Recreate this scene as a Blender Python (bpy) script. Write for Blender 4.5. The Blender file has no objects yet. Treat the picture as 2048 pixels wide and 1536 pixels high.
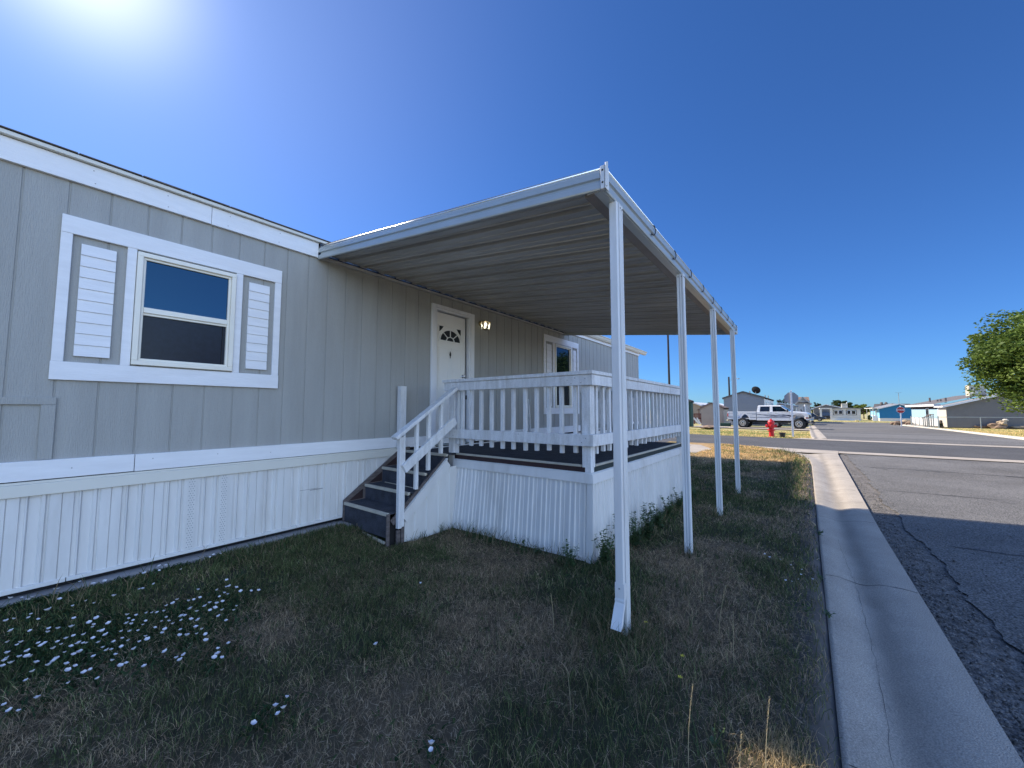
import bpy, bmesh, math, random
import numpy as np
from mathutils import Vector, Matrix
R = math.radians
sc = bpy.context.scene
C = sc.collection

# ------------------------------------------------------------------ camera
# world axes: +X runs along the home's long wall, +Y points at the home, z = 0 is eye level (ground about 1.38 m below)
PITCH = R(3.8685); YAW = R(37.3395)
cam = bpy.data.cameras.new('camera'); cam.sensor_width = 36.0; cam.lens = 36.0*769/2048
cam.clip_start = 0.05; cam.clip_end = 6000
co = bpy.data.objects.new('camera', cam); C.objects.link(co); co.location = (0, 0, 0)
fw = Vector((math.cos(YAW)*math.cos(PITCH), math.sin(YAW)*math.cos(PITCH), math.sin(PITCH)))
co.rotation_euler = fw.to_track_quat('-Z', 'Y').to_euler()
sc.camera = co

# ------------------------------------------------------------------ sky and sun
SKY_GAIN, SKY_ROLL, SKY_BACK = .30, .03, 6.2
SUN_AZ = R(88.5); SUN_EL = R(40.0)     # azimuth measured from +X towards +Y
w = bpy.data.worlds.new('World'); sc.world = w; w.use_nodes = True
nt = w.node_tree
bgn = nt.nodes['Background']
sky = nt.nodes.new('ShaderNodeTexSky'); sky.sky_type = 'NISHITA'; sky.sun_disc = False
sky.sun_elevation = SUN_EL; sky.sun_rotation = math.pi/2 - SUN_AZ
sky.altitude = 1400; sky.air_density = 1.0; sky.dust_density = 0.5; sky.ozone_density = 4.0
def wmath(op, a_, b_=None, c_=None):
    n_ = nt.nodes.new('ShaderNodeMath'); n_.operation = op
    for i_, v_ in enumerate((a_, b_, c_)):
        if v_ is None: continue
        if isinstance(v_, (int, float)): n_.inputs[i_].default_value = v_
        else: nt.links.new(v_, n_.inputs[i_])
    return n_.outputs[0]
# sky colour: highlights rolled off, a little bluer; the half of the sky behind the camera is brightened as added fill for the shaded wall, no real haze there
bw = nt.nodes.new('ShaderNodeRGBToBW'); nt.links.new(sky.outputs[0], bw.inputs[0])
roll = wmath('DIVIDE', SKY_GAIN, wmath('MULTIPLY_ADD', bw.outputs[0], SKY_ROLL, 1.0))
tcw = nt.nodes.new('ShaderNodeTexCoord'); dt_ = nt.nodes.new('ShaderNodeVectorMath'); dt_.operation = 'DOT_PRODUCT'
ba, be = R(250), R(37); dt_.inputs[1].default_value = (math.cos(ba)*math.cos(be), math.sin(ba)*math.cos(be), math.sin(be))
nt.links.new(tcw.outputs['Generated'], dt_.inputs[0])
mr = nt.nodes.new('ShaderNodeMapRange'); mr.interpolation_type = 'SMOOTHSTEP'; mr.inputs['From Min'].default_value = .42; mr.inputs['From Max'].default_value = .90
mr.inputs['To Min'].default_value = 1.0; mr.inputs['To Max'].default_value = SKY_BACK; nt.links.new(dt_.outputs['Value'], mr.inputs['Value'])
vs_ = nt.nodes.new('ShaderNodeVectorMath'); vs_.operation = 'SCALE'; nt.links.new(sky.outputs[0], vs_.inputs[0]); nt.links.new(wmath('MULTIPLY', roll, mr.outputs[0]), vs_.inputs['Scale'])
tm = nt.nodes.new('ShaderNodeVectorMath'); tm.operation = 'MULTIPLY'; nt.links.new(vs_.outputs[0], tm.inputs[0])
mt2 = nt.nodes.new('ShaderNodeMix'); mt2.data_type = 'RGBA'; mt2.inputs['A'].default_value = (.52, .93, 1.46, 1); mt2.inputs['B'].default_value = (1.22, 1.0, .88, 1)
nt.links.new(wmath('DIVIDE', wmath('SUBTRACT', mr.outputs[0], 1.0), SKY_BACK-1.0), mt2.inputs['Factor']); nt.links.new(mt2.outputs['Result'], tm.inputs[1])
ds_ = nt.nodes.new('ShaderNodeVectorMath'); ds_.operation = 'DOT_PRODUCT'; nt.links.new(tcw.outputs['Generated'], ds_.inputs[0])
ds_.inputs[1].default_value = (math.cos(SUN_AZ)*math.cos(SUN_EL), math.sin(SUN_AZ)*math.cos(SUN_EL), math.sin(SUN_EL))
dp = wmath('MAXIMUM', ds_.outputs['Value'], 0.0)
au = wmath('ADD', wmath('MULTIPLY', wmath('POWER', dp, 190.0), 2.2), wmath('MULTIPLY', wmath('POWER', dp, 8.0), .36))   # bright aureole round the sun
av = nt.nodes.new('ShaderNodeVectorMath'); av.operation = 'SCALE'; av.inputs[0].default_value = (1.0, .90, .95); nt.links.new(au, av.inputs['Scale'])
aa = nt.nodes.new('ShaderNodeVectorMath'); aa.operation = 'ADD'; nt.links.new(tm.outputs[0], aa.inputs[0]); nt.links.new(av.outputs[0], aa.inputs[1])
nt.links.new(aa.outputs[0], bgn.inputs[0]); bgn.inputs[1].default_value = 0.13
sd = bpy.data.lights.new('sun', 'SUN'); sd.energy = 3.0; sd.angle = R(0.53); sd.color = (1.0, 0.89, 0.74)
so = bpy.data.objects.new('sun', sd); C.objects.link(so)
sv = Vector((math.cos(SUN_AZ)*math.cos(SUN_EL), math.sin(SUN_AZ)*math.cos(SUN_EL), math.sin(SUN_EL)))
so.rotation_euler = (-sv).to_track_quat('-Z', 'Y').to_euler(); so.location = sv*60
sc.view_settings.view_transform = 'Standard'; sc.view_settings.look = 'None'
sc.view_settings.gamma = 1; sc.view_settings.use_curve_mapping = False
sc.view_settings.exposure = 1.6
sc.render.engine = 'CYCLES'

rnd = random.Random(7)
rng = np.random.default_rng(11)

# ------------------------------------------------------------------ materials
def lin(c):
    return tuple(((v/255.0)/12.92 if v/255.0 <= 0.04045 else ((v/255.0+0.055)/1.055)**2.4) for v in c)
def mat(name, col, rough=0.6, metal=0.0, var=0.12, scale=3.0, bump=0.0, bscale=60.0, stretch=(1, 1, 1), spec=0.5, col2=None, dirt=0.0, speck=0.0, speckscale=300., ior=None, streaks=None):
    m = bpy.data.materials.new(name); m.use_nodes = True
    t = m.node_tree; n = t.nodes; l = t.links; b = n['Principled BSDF']
    b.inputs['Roughness'].default_value = rough; b.inputs['Metallic'].default_value = metal
    b.inputs['Specular IOR Level'].default_value = spec
    if ior: b.inputs['IOR'].default_value = ior
    tc = n.new('ShaderNodeTexCoord'); mp = n.new('ShaderNodeMapping'); mp.inputs['Scale'].default_value = stretch
    l.new(tc.outputs['Object'], mp.inputs['Vector'])
    no = n.new('ShaderNodeTexNoise'); no.inputs['Scale'].default_value = scale; no.inputs['Detail'].default_value = 6; no.inputs['Roughness'].default_value = 0.6
    l.new(mp.outputs[0], no.inputs['Vector'])
    mx = n.new('ShaderNodeMix'); mx.data_type = 'RGBA'
    c = Vector(col)
    if col2 is None:
        a = c*(1-var); d = Vector([min(1, v) for v in c*(1+var)])
    else:
        a = Vector(col); d = Vector(col2)
    mx.inputs['A'].default_value = (*a, 1); mx.inputs['B'].default_value = (*d, 1)
    rp = n.new('ShaderNodeMapRange'); rp.inputs['From Min'].default_value = 0.32; rp.inputs['From Max'].default_value = 0.68
    l.new(no.outputs['Fac'], rp.inputs['Value']); l.new(rp.outputs[0], mx.inputs['Factor'])
    out = mx.outputs['Result']
    if dirt > 0:
        n2 = n.new('ShaderNodeTexNoise'); n2.inputs['Scale'].default_value = scale*0.37; n2.inputs['Detail'].default_value = 8; n2.inputs['Roughness'].default_value = 0.7
        l.new(mp.outputs[0], n2.inputs['Vector'])
        r2 = n.new('ShaderNodeMapRange'); r2.inputs['From Min'].default_value = 0.5; r2.inputs['From Max'].default_value = 0.75; r2.inputs['To Max'].default_value = dirt
        l.new(n2.outputs['Fac'], r2.inputs['Value'])
        m2 = n.new('ShaderNodeMix'); m2.data_type = 'RGBA'; l.new(r2.outputs[0], m2.inputs['Factor']); l.new(out, m2.inputs['A'])
        m2.inputs['B'].default_value = (col[0]*0.55, col[1]*0.5, col[2]*0.42, 1); out = m2.outputs['Result']
    if speck > 0:
        n3 = n.new('ShaderNodeTexNoise'); n3.inputs['Scale'].default_value = speckscale; n3.inputs['Detail'].default_value = 3
        l.new(tc.outputs['Object'], n3.inputs['Vector'])
        r3 = n.new('ShaderNodeMapRange'); r3.inputs['From Min'].default_value = 0.35; r3.inputs['From Max'].default_value = 0.65; r3.inputs['To Min'].default_value = 1-speck; r3.inputs['To Max'].default_value = 1+speck
        l.new(n3.outputs['Fac'], r3.inputs['Value'])
        m3 = n.new('ShaderNodeVectorMath'); m3.operation = 'SCALE'; l.new(out, m3.inputs[0]); l.new(r3.outputs[0], m3.inputs['Scale']); out = m3.outputs[0]
    l.new(out, b.inputs['Base Color'])
    if bump > 0:
        nb = n.new('ShaderNodeTexNoise'); nb.inputs['Scale'].default_value = bscale; nb.inputs['Detail'].default_value = 4
        l.new(mp.outputs[0], nb.inputs['Vector'])
        bp = n.new('ShaderNodeBump'); bp.inputs['Strength'].default_value = bump; bp.inputs['Distance'].default_value = 0.01
        l.new(nb.outputs['Fac'], bp.inputs['Height']); l.new(bp.outputs[0], b.inputs['Normal'])
    return m

M = {}
M['siding'] = mat('siding paint', (.345, .343, .322), .75, var=.07, scale=1.4, bump=.5, bscale=45, stretch=(5, 5, .5), dirt=.14, speck=.04, speckscale=220)
M['trim'] = mat('white trim paint', (.76, .76, .77), .6, var=.05, scale=5, bump=.25, bscale=40, stretch=(.6, 4, 4), dirt=.08)
M['trimv'] = mat('white trim paint vertical', (.76, .76, .77), .6, var=.05, scale=5, bump=.25, bscale=40, stretch=(4, 4, .6), dirt=.08)
M['rail'] = mat('weathered white rail paint', (.68, .68, .68), .75, var=.12, scale=9, bump=.6, bscale=50, stretch=(3, 3, .6), dirt=.55, speck=.06, speckscale=120)
M['vinyl'] = mat('white vinyl', (.66, .65, .63), .5, var=.06, scale=4, stretch=(2.2, 2.2, .45), dirt=.4)
M['vinyl_cream'] = mat('cream vinyl', (.66, .64, .57), .45, var=.03, scale=1.5, dirt=.1)
M['wframe'] = mat('window frame vinyl', (.78, .74, .64), .4, var=.04)
M['metal_white'] = mat('white aluminium', (.66, .67, .67), .42, var=.07, scale=4, stretch=(2, 2, .4), dirt=.3, bump=.06, bscale=14)
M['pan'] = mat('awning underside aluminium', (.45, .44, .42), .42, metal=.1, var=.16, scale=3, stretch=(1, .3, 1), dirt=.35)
M['fascia_metal'] = mat('awning fascia aluminium', (.46, .49, .48), .30, metal=.35, var=.05, scale=5, dirt=.1)
M['carpet'] = mat('dark blue carpet', (.035, .04, .055), .95, var=.35, scale=9, bump=.6, bscale=260, speck=.5, speckscale=450)
M['nosing'] = mat('tan nosing strip', (.44, .41, .34), .6, var=.1, scale=8, dirt=.4)
M['oldwood'] = mat('weathered wood', (.12, .10, .095), .9, var=.4, scale=6, bump=.6, bscale=60, stretch=(1, 6, 6), dirt=.5)
M['redwood'] = mat('reddish stained wood', (.030, .015, .015), .85, var=.4, scale=6)
M['dark'] = mat('dark gap', (.012, .012, .014), .9, var=.1)
M['rubber'] = mat('black rubber', (.02, .02, .02), .85, var=.3)
M['black_plastic'] = mat('black plastic', (.02, .02, .022), .5, var=.2)
M['brass'] = mat('aged brass', (.35, .28, .16), .35, metal=.9, var=.2)
M['chrome'] = mat('chrome', (.75, .75, .76), .12, metal=1.0, var=.04)
M['shingle'] = mat('dark shingle roof', (.12, .11, .11), .9, var=.3, scale=8, bump=.6, bscale=40)
M['shinglebrown'] = mat('brown shingle roof', (.19, .13, .10), .9, var=.3, scale=8, bump=.5, bscale=40)
M['roofgrey'] = mat('grey roof', (.22, .22, .23), .8, var=.15, scale=5)
M['roofwhite'] = mat('white metal roof', (.7, .7, .7), .5, var=.05)
M['concrete'] = mat('concrete', (.35, .31, .26), .85, var=.13, scale=1.7, bump=.35, bscale=120, dirt=.35, speck=.14, speckscale=160)
M['slab'] = mat('slab concrete', (.26, .25, .25), .9, var=.15, scale=2.5, bump=.4, bscale=90, dirt=.4, speck=.15, speckscale=200)
M['asphalt_old'] = mat('old asphalt', (.122, .118, .113), .9, var=.2, scale=.9, bump=1.0, bscale=120, speck=.75, speckscale=85, dirt=.4)
M['asphalt_new'] = mat('newer asphalt', (.066, .066, .068), .9, var=.2, scale=.6, bump=.8, bscale=150, speck=.6, speckscale=120, dirt=.2)
M['asphalt_far'] = mat('far asphalt', (.115, .112, .108), .9, var=.28, scale=.35, stretch=(1, .25, 1), bump=.9, bscale=90, speck=.65, speckscale=30, dirt=.45)
M['crack'] = mat('crack filler', (.03, .03, .032), .8, var=.2)
M['soil'] = mat('bare soil', (.10, .082, .07), .95, var=.4, scale=7, bump=1.0, bscale=60, speck=.4, speckscale=120)
M['gravel'] = mat('broken asphalt gravel', (.12, .11, .10), .95, var=.45, scale=11, bump=1.0, bscale=70, speck=.5, speckscale=90)
M['lawn_dry'] = mat('dry lawn ground', (.50, .39, .18), .95, col2=(.18, .20, .07), scale=.55, bump=1.0, bscale=25, speck=.35, speckscale=35)
M['sign_back'] = mat('sign back aluminium', (.28, .29, .31), .5, metal=.3, var=.08)
M['white_paint'] = mat('white paint', (.74, .74, .74), .5, var=.05)
M['red'] = mat('hydrant red paint', (.55, .012, .015), .4, var=.15, scale=12)
M['signred'] = mat('sign red', (.42, .015, .02), .4, var=.05)
M['truckpaint'] = mat('truck white paint', (.62, .63, .64), .25, var=.03, spec=.6)
M['trucksilver'] = mat('truck lower silver paint', (.38, .40, .41), .3, var=.05, spec=.6)
M['decal'] = mat('truck dark blue decal', (.03, .03, .07), .4, var=.2)
M['glass_dark'] = mat('dark glass', (.012, .016, .022), .04, var=.2, ior=1.75)
M['window_glass'] = mat('window glass', (.003, .006, .012), .015, var=.1, ior=1.62)
M['window_glass'].node_tree.nodes['Principled BSDF'].inputs['Specular Tint'].default_value = (.22, .58, 1.0, 1)
M['screen_glass'] = mat('window glass behind insect screen', (.008, .012, .022), .22, var=.25, ior=1.28, scale=30)
M['redlens'] = mat('red lens', (.5, .01, .02), .2, var=.05)
M['amber'] = mat('amber lens', (.25, .05, .02), .3, var=.05)
M['bark'] = mat('bark', (.10, .075, .055), .95, var=.3, scale=8, bump=.8, bscale=30, stretch=(1, 1, .3))
M['pole'] = mat('utility pole wood', (.035, .028, .024), .9, var=.2)
M['grey_siding'] = mat('grey lap siding', (.25, .27, .31), .8, var=.04, scale=1)
M['blue_siding'] = mat('blue siding', (.015, .16, .32), .8, var=.05, scale=1)
M['lightblue'] = mat('light blue siding', (.30, .46, .55), .8, var=.05, scale=1)
M['cyan'] = mat('sky blue siding', (.22, .52, .75), .8, var=.05, scale=1)
M['tan'] = mat('tan siding', (.36, .30, .24), .85, var=.06, scale=1)
M['taupe'] = mat('taupe stucco', (.17, .165, .16), .85, var=.06, scale=2)
M['beige'] = mat('beige siding', (.55, .50, .42), .8, var=.05, scale=1)
M['offwhite'] = mat('off white siding', (.62, .60, .56), .8, var=.05, scale=1)
M['greenpaint'] = mat('dark green siding', (.02, .06, .045), .8, var=.1, scale=2)
M['redrail'] = mat('dark red rail paint', (.12, .015, .012), .7, var=.1)
M['yellowcurb'] = mat('yellow kerb paint', (.6, .5, .22), .7, var=.1)
M['rocktan'] = mat('tan rock', (.34, .27, .19), .9, var=.35, scale=3, bump=.8, bscale=20)
M['rockbrown'] = mat('brown rock', (.20, .14, .10), .9, var=.4, scale=3, bump=.8, bscale=20)
M['galv'] = mat('galvanised steel', (.33, .36, .35), .45, metal=.4, var=.1)
M['cooler'] = mat('beige cooler housing', (.55, .50, .40), .6, var=.08)
M['petal'] = mat('white petal', (.58, .57, .60), .7, var=.04)
M['yellow'] = mat('yellow petal', (.65, .55, .05), .7, var=.1)
M['stemgreen'] = mat('green stem', (.06, .10, .03), .8, var=.2)
M['weed'] = mat('broad weed leaf', (.045, .085, .03), .6, var=.4, scale=20)
M['straw'] = mat('straw stalk', (.34, .28, .16), .85, var=.25, scale=20)
M['carblue'] = mat('dark car paint', (.02, .03, .05), .2, var=.1, spec=.7)

M['gutter'] = mat('gutter concrete', (.35, .31, .26), .85, var=.12, scale=2.2, bump=.5, bscale=170, dirt=.4, speck=.24, speckscale=150)
_t = M['gutter'].node_tree; _n = _t.nodes; _l = _t.links; _b = _n['Principled BSDF']; _src = _b.inputs['Base Color'].links[0].from_socket
_tc = _n.new('ShaderNodeTexCoord'); _sx = _n.new('ShaderNodeSeparateXYZ'); _l.new(_tc.outputs['Object'], _sx.inputs[0])
_ns = _n.new('ShaderNodeTexNoise'); _ns.inputs['Scale'].default_value = 2.5; _ns.inputs['Detail'].default_value = 5; _l.new(_tc.outputs['Object'], _ns.inputs['Vector'])
_m1 = _n.new('ShaderNodeMath'); _m1.operation = 'MULTIPLY_ADD'; _l.new(_ns.outputs['Fac'], _m1.inputs[0]); _m1.inputs[1].default_value = .16; _l.new(_sx.outputs['Y'], _m1.inputs[2])
_m2 = _n.new('ShaderNodeMath'); _m2.operation = 'ADD'; _l.new(_m1.outputs[0], _m2.inputs[0]); _m2.inputs[1].default_value = .24
_m3 = _n.new('ShaderNodeMath'); _m3.operation = 'ABSOLUTE'; _l.new(_m2.outputs[0], _m3.inputs[0])
_mr = _n.new('ShaderNodeMapRange'); _mr.interpolation_type = 'SMOOTHSTEP'; _mr.inputs['From Min'].default_value = .0; _mr.inputs['From Max'].default_value = .11; _mr.inputs['To Min'].default_value = .74; _mr.inputs['To Max'].default_value = 1.0; _l.new(_m3.outputs[0], _mr.inputs['Value'])
_sc = _n.new('ShaderNodeVectorMath'); _sc.operation = 'SCALE'; _l.new(_src, _sc.inputs[0]); _l.new(_mr.outputs[0], _sc.inputs['Scale']); _l.new(_sc.outputs[0], _b.inputs['Base Color'])

def emis(name, col, s):
    m = bpy.data.materials.new(name); m.use_nodes = True; b = m.node_tree.nodes['Principled BSDF']
    b.inputs['Base Color'].default_value = (*col, 1); b.inputs['Emission Color'].default_value = (*col, 1); b.inputs['Emission Strength'].default_value = s
    return m
M['bulb'] = emis('lit bulb', (1, .93, .75), 1.0)
def clearglass(name, col=(1, 1, 1)):
    m = bpy.data.materials.new(name); m.use_nodes = True; t = m.node_tree; n = t.nodes; l = t.links
    o = n['Material Output']; tr = n.new('ShaderNodeBsdfTransparent'); tr.inputs[0].default_value = (*col, 1)
    g = n.new('ShaderNodeBsdfGlossy'); g.inputs['Roughness'].default_value = .05
    mx = n.new('ShaderNodeMixShader'); f = n.new('ShaderNodeFresnel'); f.inputs[0].default_value = 1.5
    l.new(f.outputs[0], mx.inputs[0]); l.new(tr.outputs[0], mx.inputs[1]); l.new(g.outputs[0], mx.inputs[2]); l.new(mx.outputs[0], o.inputs[0])
    return m
M['clear'] = clearglass('clear lamp glass', (.9, .9, .86))
M['carglass'] = clearglass('tinted car glass', (.25, .3, .3))

def attrmat(name, rough=.7, transl=.25):
    m = bpy.data.materials.new(name); m.use_nodes = True; t = m.node_tree; n = t.nodes; l = t.links
    b = n['Principled BSDF']; a = n.new('ShaderNodeAttribute'); a.attribute_name = 'col'
    l.new(a.outputs['Color'], b.inputs['Base Color']); b.inputs['Roughness'].default_value = rough
    b.inputs['Specular IOR Level'].default_value = .25
    tr = n.new('ShaderNodeBsdfTranslucent'); l.new(a.outputs['Color'], tr.inputs[0])
    mx = n.new('ShaderNodeMixShader'); mx.inputs[0].default_value = transl
    l.new(b.outputs[0], mx.inputs[1]); l.new(tr.outputs[0], mx.inputs[2]); l.new(mx.outputs[0], n['Material Output'].inputs[0])
    return m
M['blade'] = attrmat('grass blades', .75, .3)
M['leaf'] = attrmat('tree leaves', .55, .3)

# ------------------------------------------------------------------ building helpers
def tag(o, label=None, cat=None, group=None, kind=None):
    if label: o['label'] = label
    if cat: o['category'] = cat
    if group: o['group'] = group
    if kind: o['kind'] = kind
    return o
def empty(name, loc, label=None, cat=None, group=None, rz=0.0):
    o = bpy.data.objects.new(name, None); C.objects.link(o); o.location = loc; o.rotation_euler = (0, 0, rz)
    o.empty_display_size = .2
    return tag(o, label, cat, group)
class MB:
    def __init__(s): s.v = []; s.f = []
    def add(s, vs, fs):
        k = len(s.v); s.v += [tuple(p) for p in vs]; s.f += [tuple(i+k for i in f) for f in fs]; return s
    def box(s, x0, x1, y0, y1, z0, z1):
        vs = [(x, y, z) for x in (x0, x1) for y in (y0, y1) for z in (z0, z1)]
        return s.add(vs, [(0, 1, 3, 2), (4, 6, 7, 5), (0, 4, 5, 1), (2, 3, 7, 6), (0, 2, 6, 4), (1, 5, 7, 3)])
    def obox(s, p, q, w_, h_, up=(0, 0, 1)):
        "beam from p to q, w_ wide (sideways), h_ high (along up)"
        p = Vector(p); q = Vector(q); d = (q-p).normalized(); u = Vector(up); sd_ = d.cross(u).normalized(); u = sd_.cross(d).normalized()
        vs = []
        for b in (p, q):
            for a in (-1, 1):
                for c in (-1, 1): vs.append(b+sd_*a*w_/2+u*c*h_/2)
        return s.add(vs, [(0, 1, 3, 2), (4, 6, 7, 5), (0, 4, 5, 1), (2, 3, 7, 6), (0, 2, 6, 4), (1, 5, 7, 3)])
    def prism(s, poly, a, b):
        "poly: list of points (as Vectors) ; extruded from offset a to offset b"
        n = len(poly); a = Vector(a); b = Vector(b)
        vs = [Vector(p)+a for p in poly]+[Vector(p)+b for p in poly]
        fs = [tuple(range(n))[::-1], tuple(range(n, 2*n))]+[(i, (i+1) % n, (i+1) % n+n, i+n) for i in range(n)]
        return s.add(vs, fs)
    def tube(s, pts, r, n=8, cap=True):
        pts = [Vector(p) for p in pts]; rs = r if isinstance(r, (list, tuple)) else [r]*len(pts)
        vs = []; prev = None
        for i, p in enumerate(pts):
            d = (pts[min(i+1, len(pts)-1)]-pts[max(i-1, 0)]).normalized()
            u = d.cross(Vector((0, 0, 1)) if abs(d.z) < .95 else Vector((1, 0, 0))).normalized() if prev is None else (prev-d*prev.dot(d)).normalized()
            prev = u; v = d.cross(u)
            for k in range(n):
                a = 2*math.pi*k/n; vs.append(p+(u*math.cos(a)+v*math.sin(a))*rs[i])
        fs = []
        for i in range(len(pts)-1):
            for k in range(n): fs.append((i*n+k, i*n+(k+1) % n, (i+1)*n+(k+1) % n, (i+1)*n+k))
        if cap: fs.append(tuple(range(n))[::-1]); fs.append(tuple(range((len(pts)-1)*n, len(pts)*n)))
        return s.add(vs, fs)
    def lathe(s, prof, c=(0, 0, 0), n=16, axis='z'):
        c = Vector(c); vs = []
        for r, h in prof:
            for k in range(n):
                a = 2*math.pi*k/n; x, y = r*math.cos(a), r*math.sin(a)
                vs.append(c+(Vector((x, y, h)) if axis == 'z' else Vector((h, x, y)) if axis == 'x' else Vector((x, h, y))))
        fs = []
        for i in range(len(prof)-1):
            for k in range(n): fs.append((i*n+k, i*n+(k+1) % n, (i+1)*n+(k+1) % n, (i+1)*n+k))
        fs.append(tuple(range(n))[::-1]); fs.append(tuple(range((len(prof)-1)*n, len(prof)*n)))
        return s.add(vs, fs)
    def build(s, name, m, parent=None, bevel=0, smooth=False, seg=1, off=None):
        me = bpy.data.meshes.new(name); me.from_pydata(s.v, [], s.f)
        bm = bmesh.new(); bm.from_mesh(me); bmesh.ops.recalc_face_normals(bm, faces=bm.faces); bm.to_mesh(me); bm.free()
        me.materials.append(m); o = bpy.data.objects.new(name, me); C.objects.link(o)
        if smooth:
            for p in me.polygons: p.use_smooth = True
        if bevel:
            bv = o.modifiers.new('bevel', 'BEVEL'); bv.width = bevel; bv.segments = seg; bv.limit_method = 'ANGLE'; bv.angle_limit = R(40)
        if parent is not None:
            o.parent = parent
            if parent.type == 'EMPTY' and parent.get('world'): o.location = -Vector(parent.location)
        return o
def W(root): root['world'] = 1; return root          # children of this root are modelled in world coordinates
def unW():
    for o in C.objects:
        if 'world' in o: del o['world']

def npmesh(name, verts, faces_flat, loop_tot, m, colors=None, parent=None, smooth=False):
    me = bpy.data.meshes.new(name); nv = len(verts); nf = len(loop_tot)
    me.vertices.add(nv); me.vertices.foreach_set('co', np.asarray(verts, np.float32).ravel())
    me.loops.add(len(faces_flat)); me.loops.foreach_set('vertex_index', np.asarray(faces_flat, np.int32))
    me.polygons.add(nf); st = np.concatenate([[0], np.cumsum(loop_tot)[:-1]]).astype(np.int32)
    me.polygons.foreach_set('loop_start', st); me.polygons.foreach_set('loop_total', np.asarray(loop_tot, np.int32))
    me.update(calc_edges=True)
    if colors is not None:
        at = me.color_attributes.new('col', 'FLOAT_COLOR', 'POINT')
        cc = np.ones((nv, 4), np.float32); cc[:, :3] = colors; at.data.foreach_set('color', cc.ravel())
    me.materials.append(m); o = bpy.data.objects.new(name, me); C.objects.link(o)
    if parent: o.parent = parent
    return o
def vnoise(x, y, s, seed):
    "smooth value noise, vectorised"
    x = np.asarray(x)/s; y = np.asarray(y)/s
    xi = np.floor(x).astype(np.int64); yi = np.floor(y).astype(np.int64); fx = x-xi; fy = y-yi
    fx = fx*fx*(3-2*fx); fy = fy*fy*(3-2*fy)
    def h(a, b):
        n = (a*374761393+b*668265263+seed*1442695041) & 0x7fffffff
        n = ((n ^ (n >> 13))*1274126177) & 0x7fffffff
        return ((n ^ (n >> 16)) & 0xffff)/65535.0
    return (h(xi, yi)*(1-fx)+h(xi+1, yi)*fx)*(1-fy)+(h(xi, yi+1)*(1-fx)+h(xi+1, yi+1)*fx)*fy
def fbm(x, y, s, seed, o=4):
    t = 0; a = .5; tot = 0
    for k in range(o): t = t+a*vnoise(x, y, s/2**k, seed+k*17); tot += a; a *= .55
    return t/tot

# ------------------------------------------------------------------ terrain height
def gz(X):
    X = max(X, 24.0) if X > 24 else 24.0
    if X < 75: return -1.38-0.0145*(X-24)
    return -2.12-0.004*(min(X, 200)-75)
def at(px, depth):
    "ground position seen at photo column px, depth metres ahead"
    r = (px-1024)/770.8*depth
    return Vector((depth*math.cos(YAW)+r*math.sin(YAW), depth*math.sin(YAW)-r*math.cos(YAW)))
def YX(px, X):
    th = YAW-math.atan((px-1024)/770.8); return X*math.tan(th)
def zpix(py, X, Y):
    d = X*math.cos(YAW)+Y*math.sin(YAW); return d*math.tan(math.atan((768-py)/769)+PITCH)

XS = [-40, -20, -10, -5, 0, 5, 10, 15, 20, 24, 30, 36, 42, 50, 58, 66, 75, 90, 110, 140, 200]
def sheet(name, m, quads_fn, dz, kind='structure'):
    pass
def strip(name, m, ylo, yhi, x0, x1, dz, n=1, kind='structure', jit=0):
    "ribbon along X from x0 to x1 between y functions ylo(x) and yhi(x), following the terrain"
    xs = sorted(set([x0, x1]+[x for x in XS if x0 < x < x1]+list(np.linspace(x0, x1, n+1))))
    mb = MB(); vs = []; fs = []
    for i, x in enumerate(xs):
        a = ylo(x) if callable(ylo) else ylo; b = yhi(x) if callable(yhi) else yhi
        vs += [(x, a, gz(x)+dz), (x, b, gz(x)+dz)]
        if i: fs.append((2*i-2, 2*i, 2*i+1, 2*i-1))
    mb.add(vs, fs); o = mb.build(name, m); tag(o, kind=kind); return o
def curve_y(pts):
    xs = [p[0] for p in pts]; ys = [p[1] for p in pts]
    return lambda x: float(np.interp(x, xs, ys))

# base ground: one sheet to the horizon
mb = MB(); vs = []; fs = []
gx = [-3000, -200]+XS[1:]+[260, 400, 900, 4000]
for i, x in enumerate(gx):
    for y in (-4000, -400, -60, 60, 400, 4000): vs.append((x, y, gz(x)-0.06))
for i in range(len(gx)-1):
    for j in range(5): fs.append((i*6+j, i*6+6+j, i*6+7+j, i*6+1+j))
mb.add(vs, fs); tag(mb.build('ground', M['lawn_dry']), kind='structure')

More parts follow.
